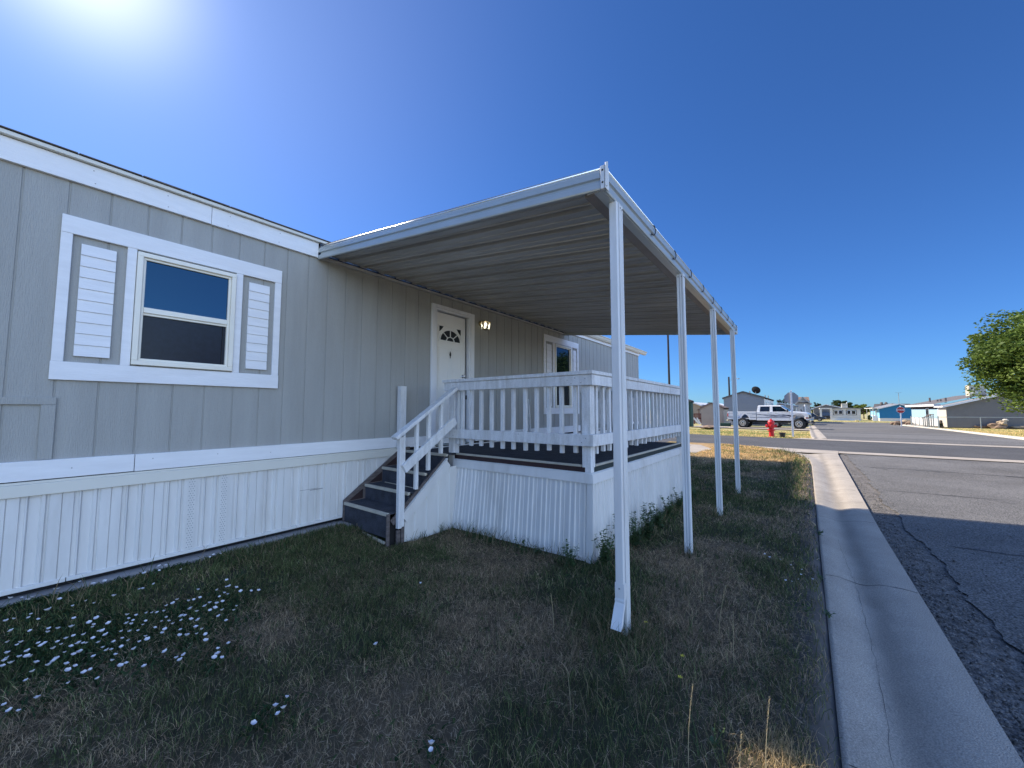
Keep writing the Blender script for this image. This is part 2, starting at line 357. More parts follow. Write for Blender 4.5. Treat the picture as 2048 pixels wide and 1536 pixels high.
# near lawn soil, as a shaped surface (slightly lumpy), edge follows gutter then the corner curve
LAWN_EDGE = curve_y([(-40, -.06), (12.3, -.06), (13.2, -.02), (13.9, .08), (14.6, .24), (15.3, .50), (15.9, .85), (16.4, 1.3), (16.75, 1.8), (16.95, 2.4), (17.0, 3.2)])
def lawn_z(x, y):
    t = np.clip((np.asarray(y, float)-3.05)/.85, 0, 1)*np.clip((2.75-np.asarray(x, float))/.5, 0, 1); t = t*t*(3-2*t)
    return -1.315+.03*(fbm(x, y, .9, 5)-.5)+.012*(fbm(x, y, .2, 9)-.5)+.105*t
def dryness(x, y):
    "0 green .. 1 straw"
    x = np.asarray(x, float); y = np.asarray(y, float)
    d = (fbm(x, y, .7, 21, 6)-.5)*2.2+.40
    d = d+.10*(vnoise(x, y, .22, 4)-.5)
    g = lambda cx, cy, sx, sy, a: a*np.exp(-((x-cx)/sx)**2-((y-cy)/sy)**2)
    d = d-g(.5, 3.7, 1.4, .55, .45)-g(1.7, 3.1, .9, .6, .25)          # green by the slab and the steps
    d = d-g(2.35, 1.1, .45, .45, .42)-g(3.1, 1.25, .9, .35, .35)-g(5, 1.2, 1.8, .4, .35)
    d = d+g(1.3, 1.7, .9, .6, .22)+g(3.4, .9, .5, .3, .3)+g(5.4, .8, .5, .3, .3)
    d = d+g(1.2, 1.1, .5, .45, .25)+g(.9, 2.4, .25, .2, .2)+g(2.9, .6, .5, .25, .12)
    d = d+g(.2, 1.6, .7, .5, .16)-g(1.6, .75, .35, .3, .2)-g(1.9, 2.3, .5, .4, .12)
    d = d-g(7.5, .5, 2.5, .25, .22)-g(12.8, .4, 1.2, .5, .2)-g(8, 3, 2, .8, .2)
    d = d+np.clip((x-9)/3, 0, 1)*.38*(y > .3)
    return np.clip(d, 0, 1)
nx, ny = 420, 100
X_, T_ = np.meshgrid(np.linspace(-3, 17, nx), np.linspace(0, 1, ny), indexing='ij')
E_ = np.array([LAWN_EDGE(v) for v in X_[:, 0]])[:, None]
Y_ = E_+T_*(4.6-E_)
Z_ = lawn_z(X_, Y_)-.05*np.exp(-((Y_-E_)/.05)**2)
V_ = np.stack([X_, Y_, Z_], -1).reshape(-1, 3)
ii, jj = np.meshgrid(np.arange(nx-1), np.arange(ny-1), indexing='ij'); a = (ii*ny+jj).ravel()
F_ = np.stack([a, a+ny, a+ny+1, a+1], 1).ravel()
dd = dryness(X_, Y_).reshape(-1, 1)
nn = fbm(X_, Y_, .06, 33, 3).reshape(-1, 1)
edge = np.exp(-((Y_-E_)/.16)**2).reshape(-1, 1)
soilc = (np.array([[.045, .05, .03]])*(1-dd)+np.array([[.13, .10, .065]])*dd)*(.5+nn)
sunz = (np.clip((X_-10.5)/2, 0, 1)).reshape(-1, 1); soilc = soilc*(1+2.2*sunz*np.array([[1.1, .9, .55]])); soilc = soilc*(1-edge)+np.array([[.12, .11, .105]])*(.6+.8*nn)*edge  # soil at the sunny far end lightened: sunlight put into the colour
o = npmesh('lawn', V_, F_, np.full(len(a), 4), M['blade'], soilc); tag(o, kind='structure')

# gutter: shallow concrete dish
def gutter(name, xs, yin, yout, depth=.045, dz=.0):
    mb = MB(); vs = []; fs = []; n = 25
    for i, x in enumerate(xs):
        for k in range(n):
            t = k/(n-1); y = yin(x)+(yout(x)-yin(x))*t
            z = gz(x)+.034+dz-depth*math.exp(-((t-.42)/.22)**2)-.008*t
            vs.append((x, y, z))
        vs.append((x, yin(x), gz(x)-.1)); 
    n1 = n+1
    for i in range(len(xs)-1):
        for k in range(n-1): fs.append((i*n1+k, (i+1)*n1+k, (i+1)*n1+k+1, i*n1+k+1))
        fs.append((i*n1, i*n1+n, (i+1)*n1+n, (i+1)*n1))
    mb.add(vs, fs); o = mb.build(name, M['gutter'], smooth=True)
    return tag(o, kind='structure')
gutter('gutter', [-6, -3, 0, 1, 2, 3, 4, 5, 6, 7, 8, 9, 10, 11, 12, 12.6, 13.2, 13.8, 14.4, 15.0, 15.5], lambda x: LAWN_EDGE(x)+.006, lambda x: -.61-.012*max(0, x-6))
# concrete apron round the corner and valley strip across the street mouth
mb = MB(); pts = []
for x in (15.5, 15.9, 16.2, 16.4, 16.6, 16.75, 16.85, 16.95): pts.append((x, LAWN_EDGE(x)+.006))
poly = pts+[(17.0, 2.9), (17.06, 1.5), (16.75, -.8), (15.5, -.725)]
mb.add([(x, y, gz(x)+.027) for x, y in poly], [tuple(range(len(poly)))]); tag(mb.build('pavement', M['concrete']), kind='structure')
mb = MB(); poly = [(15.55, -.724), (16.748, -.8), (16.62, -16), (16.0, -16), (16.02, -.95)]
poly = [(16.02, -.758), (16.746, -.804), (16.6, -16), (15.95, -16)]
mb.add([(x, y, gz(x)+.02) for x, y in poly], [(0, 1, 2, 3)]); tag(mb.build('valley_gutter', M['concrete']), kind='structure')
# roads
strip('road', M['asphalt_old'], -8.3, lambda x: -.90-.16*(float(fbm(x, 1.0, .9, 61, 5))-.5)-.10*(float(fbm(x, 2.0, .12, 63, 3))-.5), -20, 16.2, .0, n=1400)
strip('road_edge', M['gravel'], -1.25, -.60, -6, 16.0, -.012, n=40)
mb = MB()
poly = [(16.7, -40), (16.74, -.8), (17.05, 1.5), (17.0, 3.0), (17.1, 60), (24.6, 60), (24.0, 5.3), (23.05, 0), (22.3, -6), (22.2, -40)]
mb.add([(x, y, -1.38+.004) for x, y in poly], [tuple(range(len(poly)))]); tag(mb.build('cross_street', M['asphalt_new']), kind='structure')
# far concrete strip
poly = [(22.95, .6), (23.75, .2), (23.4, -.8), (23.15, -6), (22.95, -16), (22.15, -16), (22.3, -6), (22.55, -.8)]
mb = MB(); mb.add([(x, y, -1.38+.014) for x, y in poly], [tuple(range(len(poly)))]); tag(mb.build('valley_gutter', M['concrete']), kind='structure')
RIGHT = curve_y([(20, -7.6), (24, -8.1), (31, -8.5), (48, -9.4), (62, -9.9), (75, -10.2), (90, -11), (100, -13), (140, -13)])
strip('road', M['asphalt_far'], RIGHT, -.72, 22.9, 76, .006, n=40)
strip('road', M['asphalt_far'], -60, 60, 76, 92, .008, n=4)
gutter('gutter', list(np.linspace(23.6, 58, 30)), lambda x: -.16-.1*math.exp(-(x-23.6)), lambda x: -.74, depth=.03)
# right hand kerb (a real step)
mb = MB(); xs = list(np.linspace(20.5, 74, 60)); vs = []; fs = []
for i, x in enumerate(xs):
    y = RIGHT(x); z = gz(x); vs += [(x, y+.02, z), (x, y, z+.12), (x, y-.16, z+.12), (x, y-.18, z-.05)]
    if i: k = 4*i; fs += [(k-4, k, k+1, k-3), (k-3, k+1, k+2, k-2), (k-2, k+2, k+3, k-1)]
mb.add(vs, fs); tag(mb.build('kerb', mat('pale kerb concrete', (.52, .49, .43), .85, var=.1, scale=2)), kind='structure')
mb = MB(); xs = list(np.linspace(70, 92, 20)); vs = []; fs = []
for i, x in enumerate(xs):
    y = -10.1-((x-70)/22)**2*9; z = gz(x)
    vs += [(x, y, z+.015), (x, y, z+.14), (x+.1, y-.25, z+.14)]
    if i: k = 3*i; fs += [(k-3, k, k+1, k-2), (k-2, k+1, k+2, k-1)]
mb.add(vs, fs); tag(mb.build('kerb', M['concrete']), kind='structure')

# driveway beside the home
mb = MB(); mb.add([(x, y, gz(x)+.075+.0) for x, y in [(12.6, 4.6), (12.9, 2.75), (14.4, 2.55), (15.9, 3.2), (16.1, 12), (12.6, 12)]], [(0, 1, 2, 3, 4, 5)])
tag(mb.build('driveway', M['concrete']), kind='structure')

# cracks
def ribbon(mb, pts, wd):
    vs = []; n = len(pts)
    for i, p in enumerate(pts):
        p = Vector(p); d = (Vector(pts[min(i+1, n-1)])-Vector(pts[max(0, i-1)])); d.z = 0; d.normalize(); s_ = Vector((-d.y, d.x, 0))*wd*(.5+rnd.random()*.8)/2
        vs += [p+s_, p-s_]
    mb.add(vs, [(2*i, 2*i+1, 2*i+3, 2*i+2) for i in range(n-1)])
def gutz(x, y):
    t = (y-(-.06))/(-.55); return gz(x)+.034-.045*math.exp(-((t-.42)/.22)**2)-.008*t+.0015
mb = MB()
for gx0, bow in ((2.02, .02), (4.15, .05), (7.6, .0), (8.7, .03), (9.9, .04), (11.2, .03), (12.4, .06), (6.35, .03)):
    pts = []
    for k in range(14):
        t = k/13; y = -.075-.53*t; x = gx0+bow*math.sin(t*4)+.012*rnd.uniform(-1, 1)+.06*t
        pts.append((x, y, gutz(x, y)))
    ribbon(mb, pts, .009)
pts = []                                     # long hairline along the gutter
for k in range(90):
    x = 1.4+k*.09; y = -.22+.03*math.sin(x*1.3)+.008*rnd.uniform(-1, 1)-.012*x*.2; pts.append((x, y, gutz(x, y)+.001))
ribbon(mb, pts[:46], .0016)
tag(mb.build('gutter_cracks', M['crack']), kind='structure')
mb = MB()
def crackline(x0, y0, x1, y1, n, amp, wd, br=0):
    pts = []; ph = rnd.random()*6
    for k in range(n):
        t = k/(n-1); x = x0+(x1-x0)*t+amp*(math.sin(t*9+ph)+.6*rnd.uniform(-1, 1)); y = y0+(y1-y0)*t+amp*.4*rnd.uniform(-1, 1)
        pts.append((x, y, gz(x)+.0035))
        if br and rnd.random() < br:
            q = [(x, y, gz(x)+.0045)]
            for j in range(5): q.append((q[-1][0]+rnd.uniform(-.09, .06), q[-1][1]-rnd.uniform(.02, .09), gz(x)+.0045))
            ribbon(mb, q, wd*.6)
    ribbon(mb, pts, wd)
crackline(12.7, -1.05, 12.9, -8.2, 60, .03, .035, .08)
crackline(9.25, -1.0, 9.5, -8.2, 60, .035, .018, .1)
crackline(5.9, -1.1, 6.1, -8, 50, .04, .028, .12)
crackline(15.8, -1.0, 15.7, -4, 20, .02, .02)
crackline(3.1, -1.0, 2.6, -4, 40, .04, .02, .15)
crackline(7.9, -3.0, 9.4, -4.6, 16, .03, .012)
crackline(10.5, -3.4, 11.9, -3.9, 12, .03, .016)
tag(mb.build('road_cracks', M['crack']), kind='structure')
# loose gravel in the crumbling road edge
n = 5200
px_ = rng.uniform(.8, 14, n)**1.0; px_ = .8+(px_-.8)*rng.random(n)**.5; py_ = -.60-np.abs(rng.normal(0, .17, n)); py_ = np.where(rng.random(n) < .12, -.6-rng.random(n)*2.2, py_)
sz = rng.uniform(.003, .012, n)*(1+.5*(rng.random(n) < .07))
base = np.array([[1, 0, 0], [-.3, .9, 0], [-.7, -.6, 0], [.1, .1, .75]])
V = np.zeros((n, 4, 3)); ang = rng.uniform(0, 6.28, n)
for k in range(4):
    bx = base[k, 0]*np.cos(ang)-base[k, 1]*np.sin(ang); by = base[k, 0]*np.sin(ang)+base[k, 1]*np.cos(ang)
    V[:, k, 0] = px_+bx*sz; V[:, k, 1] = py_+by*sz; V[:, k, 2] = -1.392+base[k, 2]*sz*1.1+.010*(py_ < -.93)+(.004)
F = (np.arange(n)*4)[:, None]+np.array([[0, 1, 3, 1, 2, 3, 2, 0, 3]]); cc = np.repeat(rng.uniform(.05, .30, (n, 1)), 4, 0)*np.array([[1, .95, .88]])
o = npmesh('gravel', V.reshape(-1, 3), F.ravel(), np.full(n*3, 3), M['blade'], cc); tag(o, 'loose gravel along the crumbling edge of the asphalt', 'gravel', kind='stuff')

n = 4200; px_ = 1.5+rng.random(n)**1.4*9; py_ = .02+np.abs(rng.normal(0, .12, n)); sz = rng.uniform(.002, .008, n); V = np.zeros((n, 4, 3)); ang = rng.uniform(0, 6.28, n)
for k in range(4):
    bx = base[k, 0]*np.cos(ang)-base[k, 1]*np.sin(ang); by = base[k, 0]*np.sin(ang)+base[k, 1]*np.cos(ang)
    V[:, k, 0] = px_+bx*sz; V[:, k, 1] = py_+by*sz; V[:, k, 2] = lawn_z(px_, py_)+base[k, 2]*sz-.05*np.exp(-((py_+.06)/.05)**2)
F = (np.arange(n)*4)[:, None]+np.array([[0, 1, 3, 1, 2, 3, 2, 0, 3]]); cc = np.repeat(rng.uniform(.05, .26, (n, 1)), 4, 0)*np.array([[1, .86, .72]])
tag(npmesh('soil_crumbs', V.reshape(-1, 3), F.ravel(), np.full(n*3, 3), M['blade'], cc), 'loose soil crumbs in the bare strip between lawn and gutter', 'soil', kind='stuff')

# ------------------------------------------------------------------ grass
def blades(P, H, Wd, lean, col, name, label, mseed=1, m=None, curl=1.0):
    "P (n,3) roots, H heights, Wd widths, lean (n) horizontal reach, col (n,3)"
    n = len(P); a = rng.uniform(0, 2*np.pi, n); b = rng.uniform(0, 2*np.pi, n)
    dx, dy = np.cos(a), np.sin(a); sx, sy = np.cos(b), np.sin(b)
    V = np.zeros((n, 7, 3)); k = 0
    for t, ww in ((0, 1.), (.4, .85), (.75, .55)):
        cx_ = P[:, 0]+dx*lean*t**1.8; cy_ = P[:, 1]+dy*lean*t**1.8; cz_ = P[:, 2]+H*(t-.18*curl*t*t*(lean/np.maximum(H, 1e-4)))
        for s_ in (-1, 1):
            V[:, k, 0] = cx_+s_*sx*Wd*ww/2; V[:, k, 1] = cy_+s_*sy*Wd*ww/2; V[:, k, 2] = cz_; k += 1
    V[:, 6, 0] = P[:, 0]+dx*lean; V[:, 6, 1] = P[:, 1]+dy*lean; V[:, 6, 2] = P[:, 2]+H*(1-.3*curl*(lean/np.maximum(H, 1e-4)).clip(0, 1.5))
    i = (np.arange(n)*7)[:, None]
    F = np.concatenate([i+np.array([[0, 1, 3, 2]]), i+np.array([[2, 3, 5, 4]]), i+np.array([[4, 5, 6]])], 1)
    lt = np.tile([4, 4, 3], n); shade = np.array([.75, .75, 1, 1, 1.1, 1.1, 1.2])
    cc = (col[:, None, :]*np.ones((1, 7, 1))).reshape(-1, 3)
    o = npmesh(name, V.reshape(-1, 3), F.ravel(), lt, m or M['blade'], cc)
    tag(o, label, 'grass', kind='stuff'); return o
def inside(x, y):
    ok = (y > np.interp(x, [-40, 12.3, 13.2, 13.9, 14.6, 15.3, 15.9, 16.4, 16.75, 16.95, 17.0], [-.06, -.06, -.02, .08, .24, .50, .85, 1.3, 1.8, 2.4, 3.2])+.02)
    ok &= ~((x > 3.02) & (x < 6.5) & (y > 1.5)); ok &= ~((x > 2.24) & (x < 3.3) & (y > 3.17))
    ok &= ~((y > 3.915)); ok &= ~((x > 2.2) & (y > 3.79)); ok &= ~((x > 12.7) & (y > 2.7)); ok &= ~((x > 14.3) & (y > 2.6+(x-14.4)*.43))
    return ok
pts = []
for x0, x1, dens in ((-.6, 1.2, 8500), (1.2, 2.6, 11500), (2.6, 4.2, 7000), (4.2, 7, 3800), (7, 11, 2000), (11, 17.2, 1300)):
    n = int((x1-x0)*4.1*dens); p = np.stack([rng.uniform(x0, x1, n), rng.uniform(-.1, 4.0, n)], 1)
    # thin far-left nearer region by distance to camera
    pts.append(p)
P = np.concatenate(pts); 
# keep only what the view can plausibly reach (wide margin)
th = np.arctan2(P[:, 1], P[:, 0]); P = P[(th < R(103)) & (th > R(-3)) & (np.hypot(P[:, 0], P[:, 1]) > .9)]
P = P[inside(P[:, 0], P[:, 1])]
dist = np.hypot(P[:, 0], P[:, 1])
edge = P[:, 1]-np.interp(P[:, 0], [-40, 12.3, 13.2, 13.9, 14.6, 15.3, 15.9, 16.4, 16.75, 16.95, 17.0], [-.06, -.06, -.02, .08, .24, .50, .85, 1.3, 1.8, 2.4, 3.2])
keep = rng.random(len(P)) < np.clip(.12+edge/.28, .12, 1)                     # bare soil by the gutter
keep &= rng.random(len(P)) < np.clip(-.15+1.5*fbm(P[:, 0], P[:, 1], .35, 77)+.9*vnoise(P[:, 0], P[:, 1], .07, 78), .06, 1)
P = P[keep]; n = len(P); dist = np.hypot(P[:, 0], P[:, 1])
d = np.clip(dryness(P[:, 0], P[:, 1])+rng.normal(0, .16, n), 0, 1)
dr = rng.random(n) < np.clip((d-.15)*2.0, .18, .95)
H = np.where(dr, rng.uniform(.022, .055, n), rng.uniform(.022, .06, n))*(.45+.6*fbm(P[:, 0], P[:, 1], .4, 55)+.75*vnoise(P[:, 0], P[:, 1], .085, 56)**1.5)
H *= 1+1.0*np.exp(-((P[:, 0]-2.35)/.35)**2-((P[:, 1]-.95)/.3)**2)
wd = np.where(dr, .0016, .0026)*np.clip(dist/2.2, .9, 5)
g1 = np.array([.070, .098, .036]); g2 = np.array([.16, .18, .075]); s1 = np.array([.55, .42, .26]); s2 = np.array([.30, .21, .13])
u = rng.random((n, 1)); u2 = rng.uniform(.5, 1.1, (n, 1))+.7*(rng.random((n, 1)) < .14)
col = np.where(dr[:, None], s1*u+s2*(1-u), g1*u+g2*(1-u))*u2*(.75+.5*vnoise(P[:, 0], P[:, 1], .13, 88))[:, None]
sunny = np.clip((P[:, 0]-11)/2, 0, 1)[:, None]; col = col*(1+sunny*np.array([[.75, .6, .15]]))  # blades there brightened and warmed too, sunlight painted into their colour
lean = H*np.where(dr, rng.uniform(.3, 1.6, n), rng.uniform(.1, .9, n))
PZ = np.concatenate([P, lawn_z(P[:, 0], P[:, 1])[:, None]-.004], 1)
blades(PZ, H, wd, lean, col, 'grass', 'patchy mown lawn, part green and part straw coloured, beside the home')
print('grass blades', n)
# dead thatch lying flat between the blades
n = 60000; P = np.stack([rng.uniform(-.4, 9, n)*rng.random(n)**.35, rng.uniform(0, 3.9, n)], 1); P = P[inside(P[:, 0], P[:, 1])]; P = P[np.hypot(P[:, 0], P[:, 1]) > 1]
P = P[rng.random(len(P)) < np.clip(dryness(P[:, 0], P[:, 1])*1.5-.1, .08, 1)]; n = len(P)
blades(np.concatenate([P, lawn_z(P[:, 0], P[:, 1])[:, None]+rng.uniform(.004, .03, (n, 1))], 1), rng.uniform(.002, .012, n), rng.uniform(.0014, .003, n)*np.clip(np.hypot(P[:, 0], P[:, 1])/2.5, 1, 3), rng.uniform(.02, .06, n), np.array([[.55, .43, .29]])*rng.uniform(.4, 1.15, (n, 1)), 'thatch', 'dead straw thatch lying flat between the grass blades')
# small broad leaved plants mixed in the turf
n = 9000; P = np.stack([rng.uniform(-.4, 8, n), rng.uniform(0, 3.9, n)], 1); P = P[inside(P[:, 0], P[:, 1])]; P = P[np.hypot(P[:, 0], P[:, 1]) > 1]
P = P[(fbm(P[:, 0], P[:, 1], .3, 301) > .56)]; n = len(P)
blades(np.concatenate([P, lawn_z(P[:, 0], P[:, 1])[:, None]], 1), rng.uniform(.01, .03, n), rng.uniform(.008, .02, n), rng.uniform(.015, .035, n), np.array([[.06, .10, .035]])*rng.uniform(.6, 1.4, (n, 1)), 'ground_cover', 'small broad leaved plants mixed into the turf')

# taller ragged grass against the deck skirting, the posts and the downspout
tp = []
for cx_, cy_, sx_, sy_, n_ in ((2.25, .9, .16, .14, 260), (3.0, 1.9, .05, .7, 700), (3.0, 2.9, .06, .35, 260), (2.7, 3.2, .3, .03, 220), (4.6, 1.42, 1.2, .06, 900), (2.5, 1.0, .2, .1, 200), (3.85, .9, .06, .06, 60), (5.45, .9, .08, .06, 60), (7.0, .9, .1, .1, 60), (1.2, 3.72, 1.2, .05, 500), (1.95, .55, .35, .3, 350), (13.9, .5, .8, .25, 300), (8.8, .25, 1.8, .12, 500), (10.7, .3, .8, .15, 300)):
    tp.append(np.stack([rng.normal(cx_, sx_, n_), rng.normal(cy_, sy_, n_)], 1))
P = np.concatenate(tp); P = P[inside(P[:, 0], P[:, 1])]; n = len(P)
H = rng.uniform(.06, .2, n)*rng.uniform(.6, 1.1, n); green = rng.random(n) < .65; u2 = rng.uniform(.7, 1.2, (n, 1))
col = np.where(green[:, None], np.array([[.05, .085, .03]]), np.array([[.25, .20, .12]]))*u2
blades(np.concatenate([P, lawn_z(P[:, 0], P[:, 1])[:, None]], 1), H, np.full(n, .0032)*np.clip(np.hypot(P[:, 0], P[:, 1])/2.4, 1, 3), H*rng.uniform(.2, .9, n), col, 'tall_grass', 'taller ragged grass growing along the deck skirting and post bases')

# far lawns: sparse coarse tufts
def tufts(name, label, x0, x1, yf0, yf1, n, dryp, h=(.04, .10)):
    x = rng.uniform(x0, x1, n); y = np.array([yf0(v) for v in x])+rng.random(n)*np.array([yf1(v)-yf0(v) for v in x])
    z = np.array([gz(v) for v in x])-.062
    d = rng.random(n) < np.clip(dryp+1.6*(fbm(x, y, 2.2, 91)-.5), .05, .97)
    u2 = rng.uniform(.7, 1.25, (n, 1)); col = np.where(d[:, None], np.array([[.70, .54, .24]]), np.array([[.18, .26, .07]]))*u2
    H = rng.uniform(h[0], h[1], n)+.02
    blades(np.stack([x, y, z], 1), H, np.full(n, .03), H*rng.uniform(.4, 1.4, n), col, name, label)
tufts('grass', 'sunny patchy lawn around the hydrant across the street', 23.6, 34, lambda x: max(-.1, -.1+(23.7-x)*0), lambda x: 9+(x-23)*.3, 26000, .62)
tufts('grass', 'dry straw coloured lawn under the big leafy tree', 32, 62, lambda x: -20, lambda x: RIGHT(x)-.2, 26000, .8)
tufts('grass', 'yellowing verge in front of the far white home', 92.5, 104, lambda x: -22, lambda x: 6, 6000, .6, (.06, .16))

# ------------------------------------------------------------------ weeds, stalks, flowers
def leafplant(name, x, y, h, n, label, spread=.5, leaf=.03, m=None, z=None, cat='weed', group=None, seed=0):
    r_ = random.Random(seed+int(x*1000)+int(y*777)); zz = float(lawn_z(x, y)) if z is None else z
    root = empty(name, (x, y, zz), label, cat, group)
    st = MB(); lf = MB()
    for k in range(n):
        a = r_.uniform(0, 6.28); hh = h*r_.uniform(.45, 1.0); sp = spread*hh*r_.uniform(.1, .8)
        p0 = Vector((r_.uniform(-.02, .02), r_.uniform(-.02, .02), -.01)); pts_ = [p0+Vector((math.cos(a)*sp*t**1.5, math.sin(a)*sp*t**1.5, hh*t)) for t in (0, .33, .66, 1)]
        st.tube(pts_, [.0025, .002, .0015, .001], 5)
        for j in range(int(5+hh*45)):
            t = r_.uniform(.12, 1.0); q = pts_[0].lerp(pts_[3], t)+Vector((0, 0, 0)); i0 = min(2, int(t*3)); q = pts_[i0].lerp(pts_[i0+1], t*3-i0)
            b = r_.uniform(0, 6.28); L = leaf*r_.uniform(.5, 1.2)*(1.15-.6*t); d_ = Vector((math.cos(b), math.sin(b), r_.uniform(-.2, .7))).normalized(); s_ = d_.cross(Vector((0, 0, 1))).normalized()*L*.32
            up = Vector((0, 0, L*.12))
            lf.add([q, q+d_*L*.45+s_+up, q+d_*L, q+d_*L*.45-s_+up], [(0, 1, 2, 3)])
    st.build('stem', M['stemgreen'], root); lf.build('leaves', m or M['weed'], root)
    return root
WG = 'leafy weeds along the deck skirting'
k = 0
for (x, y, h, n_, lab) in (
    (2.97, 2.72, .13, 9, 'low broad leafed weed at the foot of the front deck skirting'),
    (2.98, 2.55, .09, 7, 'small leafy weed just right of the broad leafed weed by the skirting'),
    (2.96, 2.14, .30, 2, 'lone upright weed with a single stem before the ribbed front skirting'),
    (3.0, 2.0, .09, 8, 'flat weed spreading at the middle of the front skirting'),
    (2.93, 1.62, .22, 9, 'leafy weed at the near corner of the deck skirting'),
    (3.12, 1.40, .30, 10, 'dark bushy weed just behind the downspout post'),
    (3.45, 1.38, .34, 10, 'bushy green weed against the side skirting, nearest of the row'),
    (3.75, 1.36, .30, 9, 'bushy green weed on the side skirting beside the second awning post'),
    (4.05, 1.34, .38, 9, 'tall branching weed rising above the others by the side skirting'),
    (4.45, 1.36, .26, 9, 'bushy weed on the side skirting just beyond the tall branching one'),
    (4.95, 1.38, .30, 9, 'leafy weed midway along the side skirting behind the second post'),
    (5.5, 1.38, .26, 8, 'leafy weed towards the far end of the side skirting'),
    (6.1, 1.36, .28, 8, 'leafy weed at the far corner of the side skirting')):
    leafplant('weed', x, y, h*(1.15 if k > 4 else 1), int(n_*(1.6 if k > 4 else 1.2)), lab, leaf=.055 if k > 4 else .045, group=WG, seed=k, spread=.9 if h < .2 else .55); k += 1
# ground-hugging patches among the flowers
# tall stalks
def stalk(x, y, h, label, lean=(.0, .0), bright=False):
    z = float(lawn_z(x, y)); root = empty('grass_stalk', (x, y, z), label, 'grass stalk', 'tall dry grass stalks')
    s_ = MB(); pts_ = [Vector((lean[0]*t*t, lean[1]*t*t, h*t-.01)) for t in (0, .25, .5, .75, 1)]
    s_.tube(pts_, [.0016, .0014, .0012, .001, .0006], 5); s_.build('stem', M['straw'], root)
    hd = MB(); r_ = random.Random(int(x*991))
    for j in range(26):
        t = .68+.32*j/26; i0 = min(3, int(t*4)); q = pts_[i0].lerp(pts_[i0+1], t*4-i0); a = j*2.4
        dv = Vector((math.cos(a)*.4, math.sin(a)*.4, 1)).normalized()*.010; sv_ = dv.cross(Vector((0, 0, 1))).normalized()*.0022
        hd.add([q, q+dv*.5+sv_, q+dv, q+dv*.5-sv_], [(0, 1, 2, 3)])
    hd.build('seed_head', M['straw'], root); return root
for (x, y, h, lx, ly, lab) in (
    (1.60, .40, .30, .02, -.02, 'pale seed stalk left of the sunlit dry tuft near the camera'),
    (1.46, .22, .28, .05, -.01, 'pale seed stalk at the bottom edge beside the sunlit patch'),
    (1.60, .16, .34, .05, -.02, 'tallest pale stalk rising through the sunlit dry tuft'),
    (2.55, .45, .30, .04, -.04, 'thin dry stalk bending over the dark lawn right of the downspout'),
    (2.35, .35, .26, .04, .0, 'thin green stalk among the grass between downspout and gutter'),
    (2.75, .30, .22, .02, -.05, 'short leaning stalk nearest the gutter edge'),
    (3.0, .62, .26, -.02, .0, 'upright dry stalk in front of the second awning post'),
    (9.0, .55, .42, .05, -.02, 'tall dry stalk in the shade near the corner of the lawn'),
    (9.4, .75, .45, -.03, .0, 'tall dry stalk beside the one near the lawn corner'),
    (15.6, 1.6, .5, .05, 0, 'thin dry stalk standing on the sunlit lawn by the street'),
    (2.05, 1.25, .22, .0, .02, 'thin stalk just right of the downspout outlet')):
    stalk(x, y, h, lab, (lx, ly))
# sunlit dry tuft
P = np.stack([rng.normal(1.84, .07, 900), rng.normal(.13, .06, 900)], 1)
H = rng.uniform(.015, .10, 900)*rng.uniform(.5, 1, 900); u2 = rng.uniform(.45, 1.2, (900, 1))
o = blades(np.concatenate([P, lawn_z(P[:, 0], P[:, 1])[:, None]], 1), H, np.full(900, .0018), H*rng.uniform(.2, 1.0, 900), np.array([[.60, .45, .24]])*u2, 'dry_grass_tuft', 'dry straw coloured grass tuft catching the sun near the bottom edge')
leafplant('weed', 1.75, .32, .16, 2, 'small bright green sprig beside the sunlit dry grass tuft', leaf=.022, seed=3, spread=.5)
leafplant('weed', 3.95, -.04, .06, 4, 'small weed growing out over the gutter edge at the crack', leaf=.03, seed=5, spread=1.5)
leafplant('weed', 3.25, -.05, .05, 4, 'tiny weed hanging over the gutter edge nearer the camera', leaf=.03, seed=6, spread=1.5)
leafplant('weed', 5.3, -.05, .06, 4, 'tiny weed on the gutter edge just inside the awning shadow', leaf=.035, seed=8, spread=1.5)
# white flowers
def ray_ground(px, py, z):
    u = -(py-768)/769.; r_ = (px-1024)/769.; f_ = math.cos(PITCH)-u*math.sin(PITCH); up = math.sin(PITCH)+u*math.cos(PITCH)
    X = f_*math.cos(YAW)+r_*math.sin(YAW); Y = f_*math.sin(YAW)-r_*math.cos(YAW); t = z/up
    return X*t, Y*t
fm = MB()                                      # petals: a lumpy trumpet disc of five lobes
vs = [(0, 0, .004)]; nseg = 20
for ring, (rr, zz) in enumerate(((.006, .004), (.014, .012), (.0185, .017))):
    for k2 in range(nseg):
        a = 2*math.pi*k2/nseg; q = rr*(1+.055*math.cos(5*a)*(ring > 0)); vs.append((q*math.cos(a), q*math.sin(a), zz+.0018*math.sin(5*a+1)*(ring > 0)))
fs = [(0, 1+k2, 1+(k2+1) % nseg) for k2 in range(nseg)]
for ring in range(2):
    for k2 in range(nseg): a0 = 1+ring*nseg; fs.append((a0+k2, a0+nseg+k2, a0+nseg+(k2+1) % nseg, a0+(k2+1) % nseg))
fm.add(vs, fs)
proto = fm.build('white_flower', M['petal'], smooth=True)
stm = MB(); stm.tube([(0, 0, .004), (.002, 0, -.02), (0, .002, -.05)], .0014, 5); stm2 = stm.build('flower_stem', M['stemgreen'])
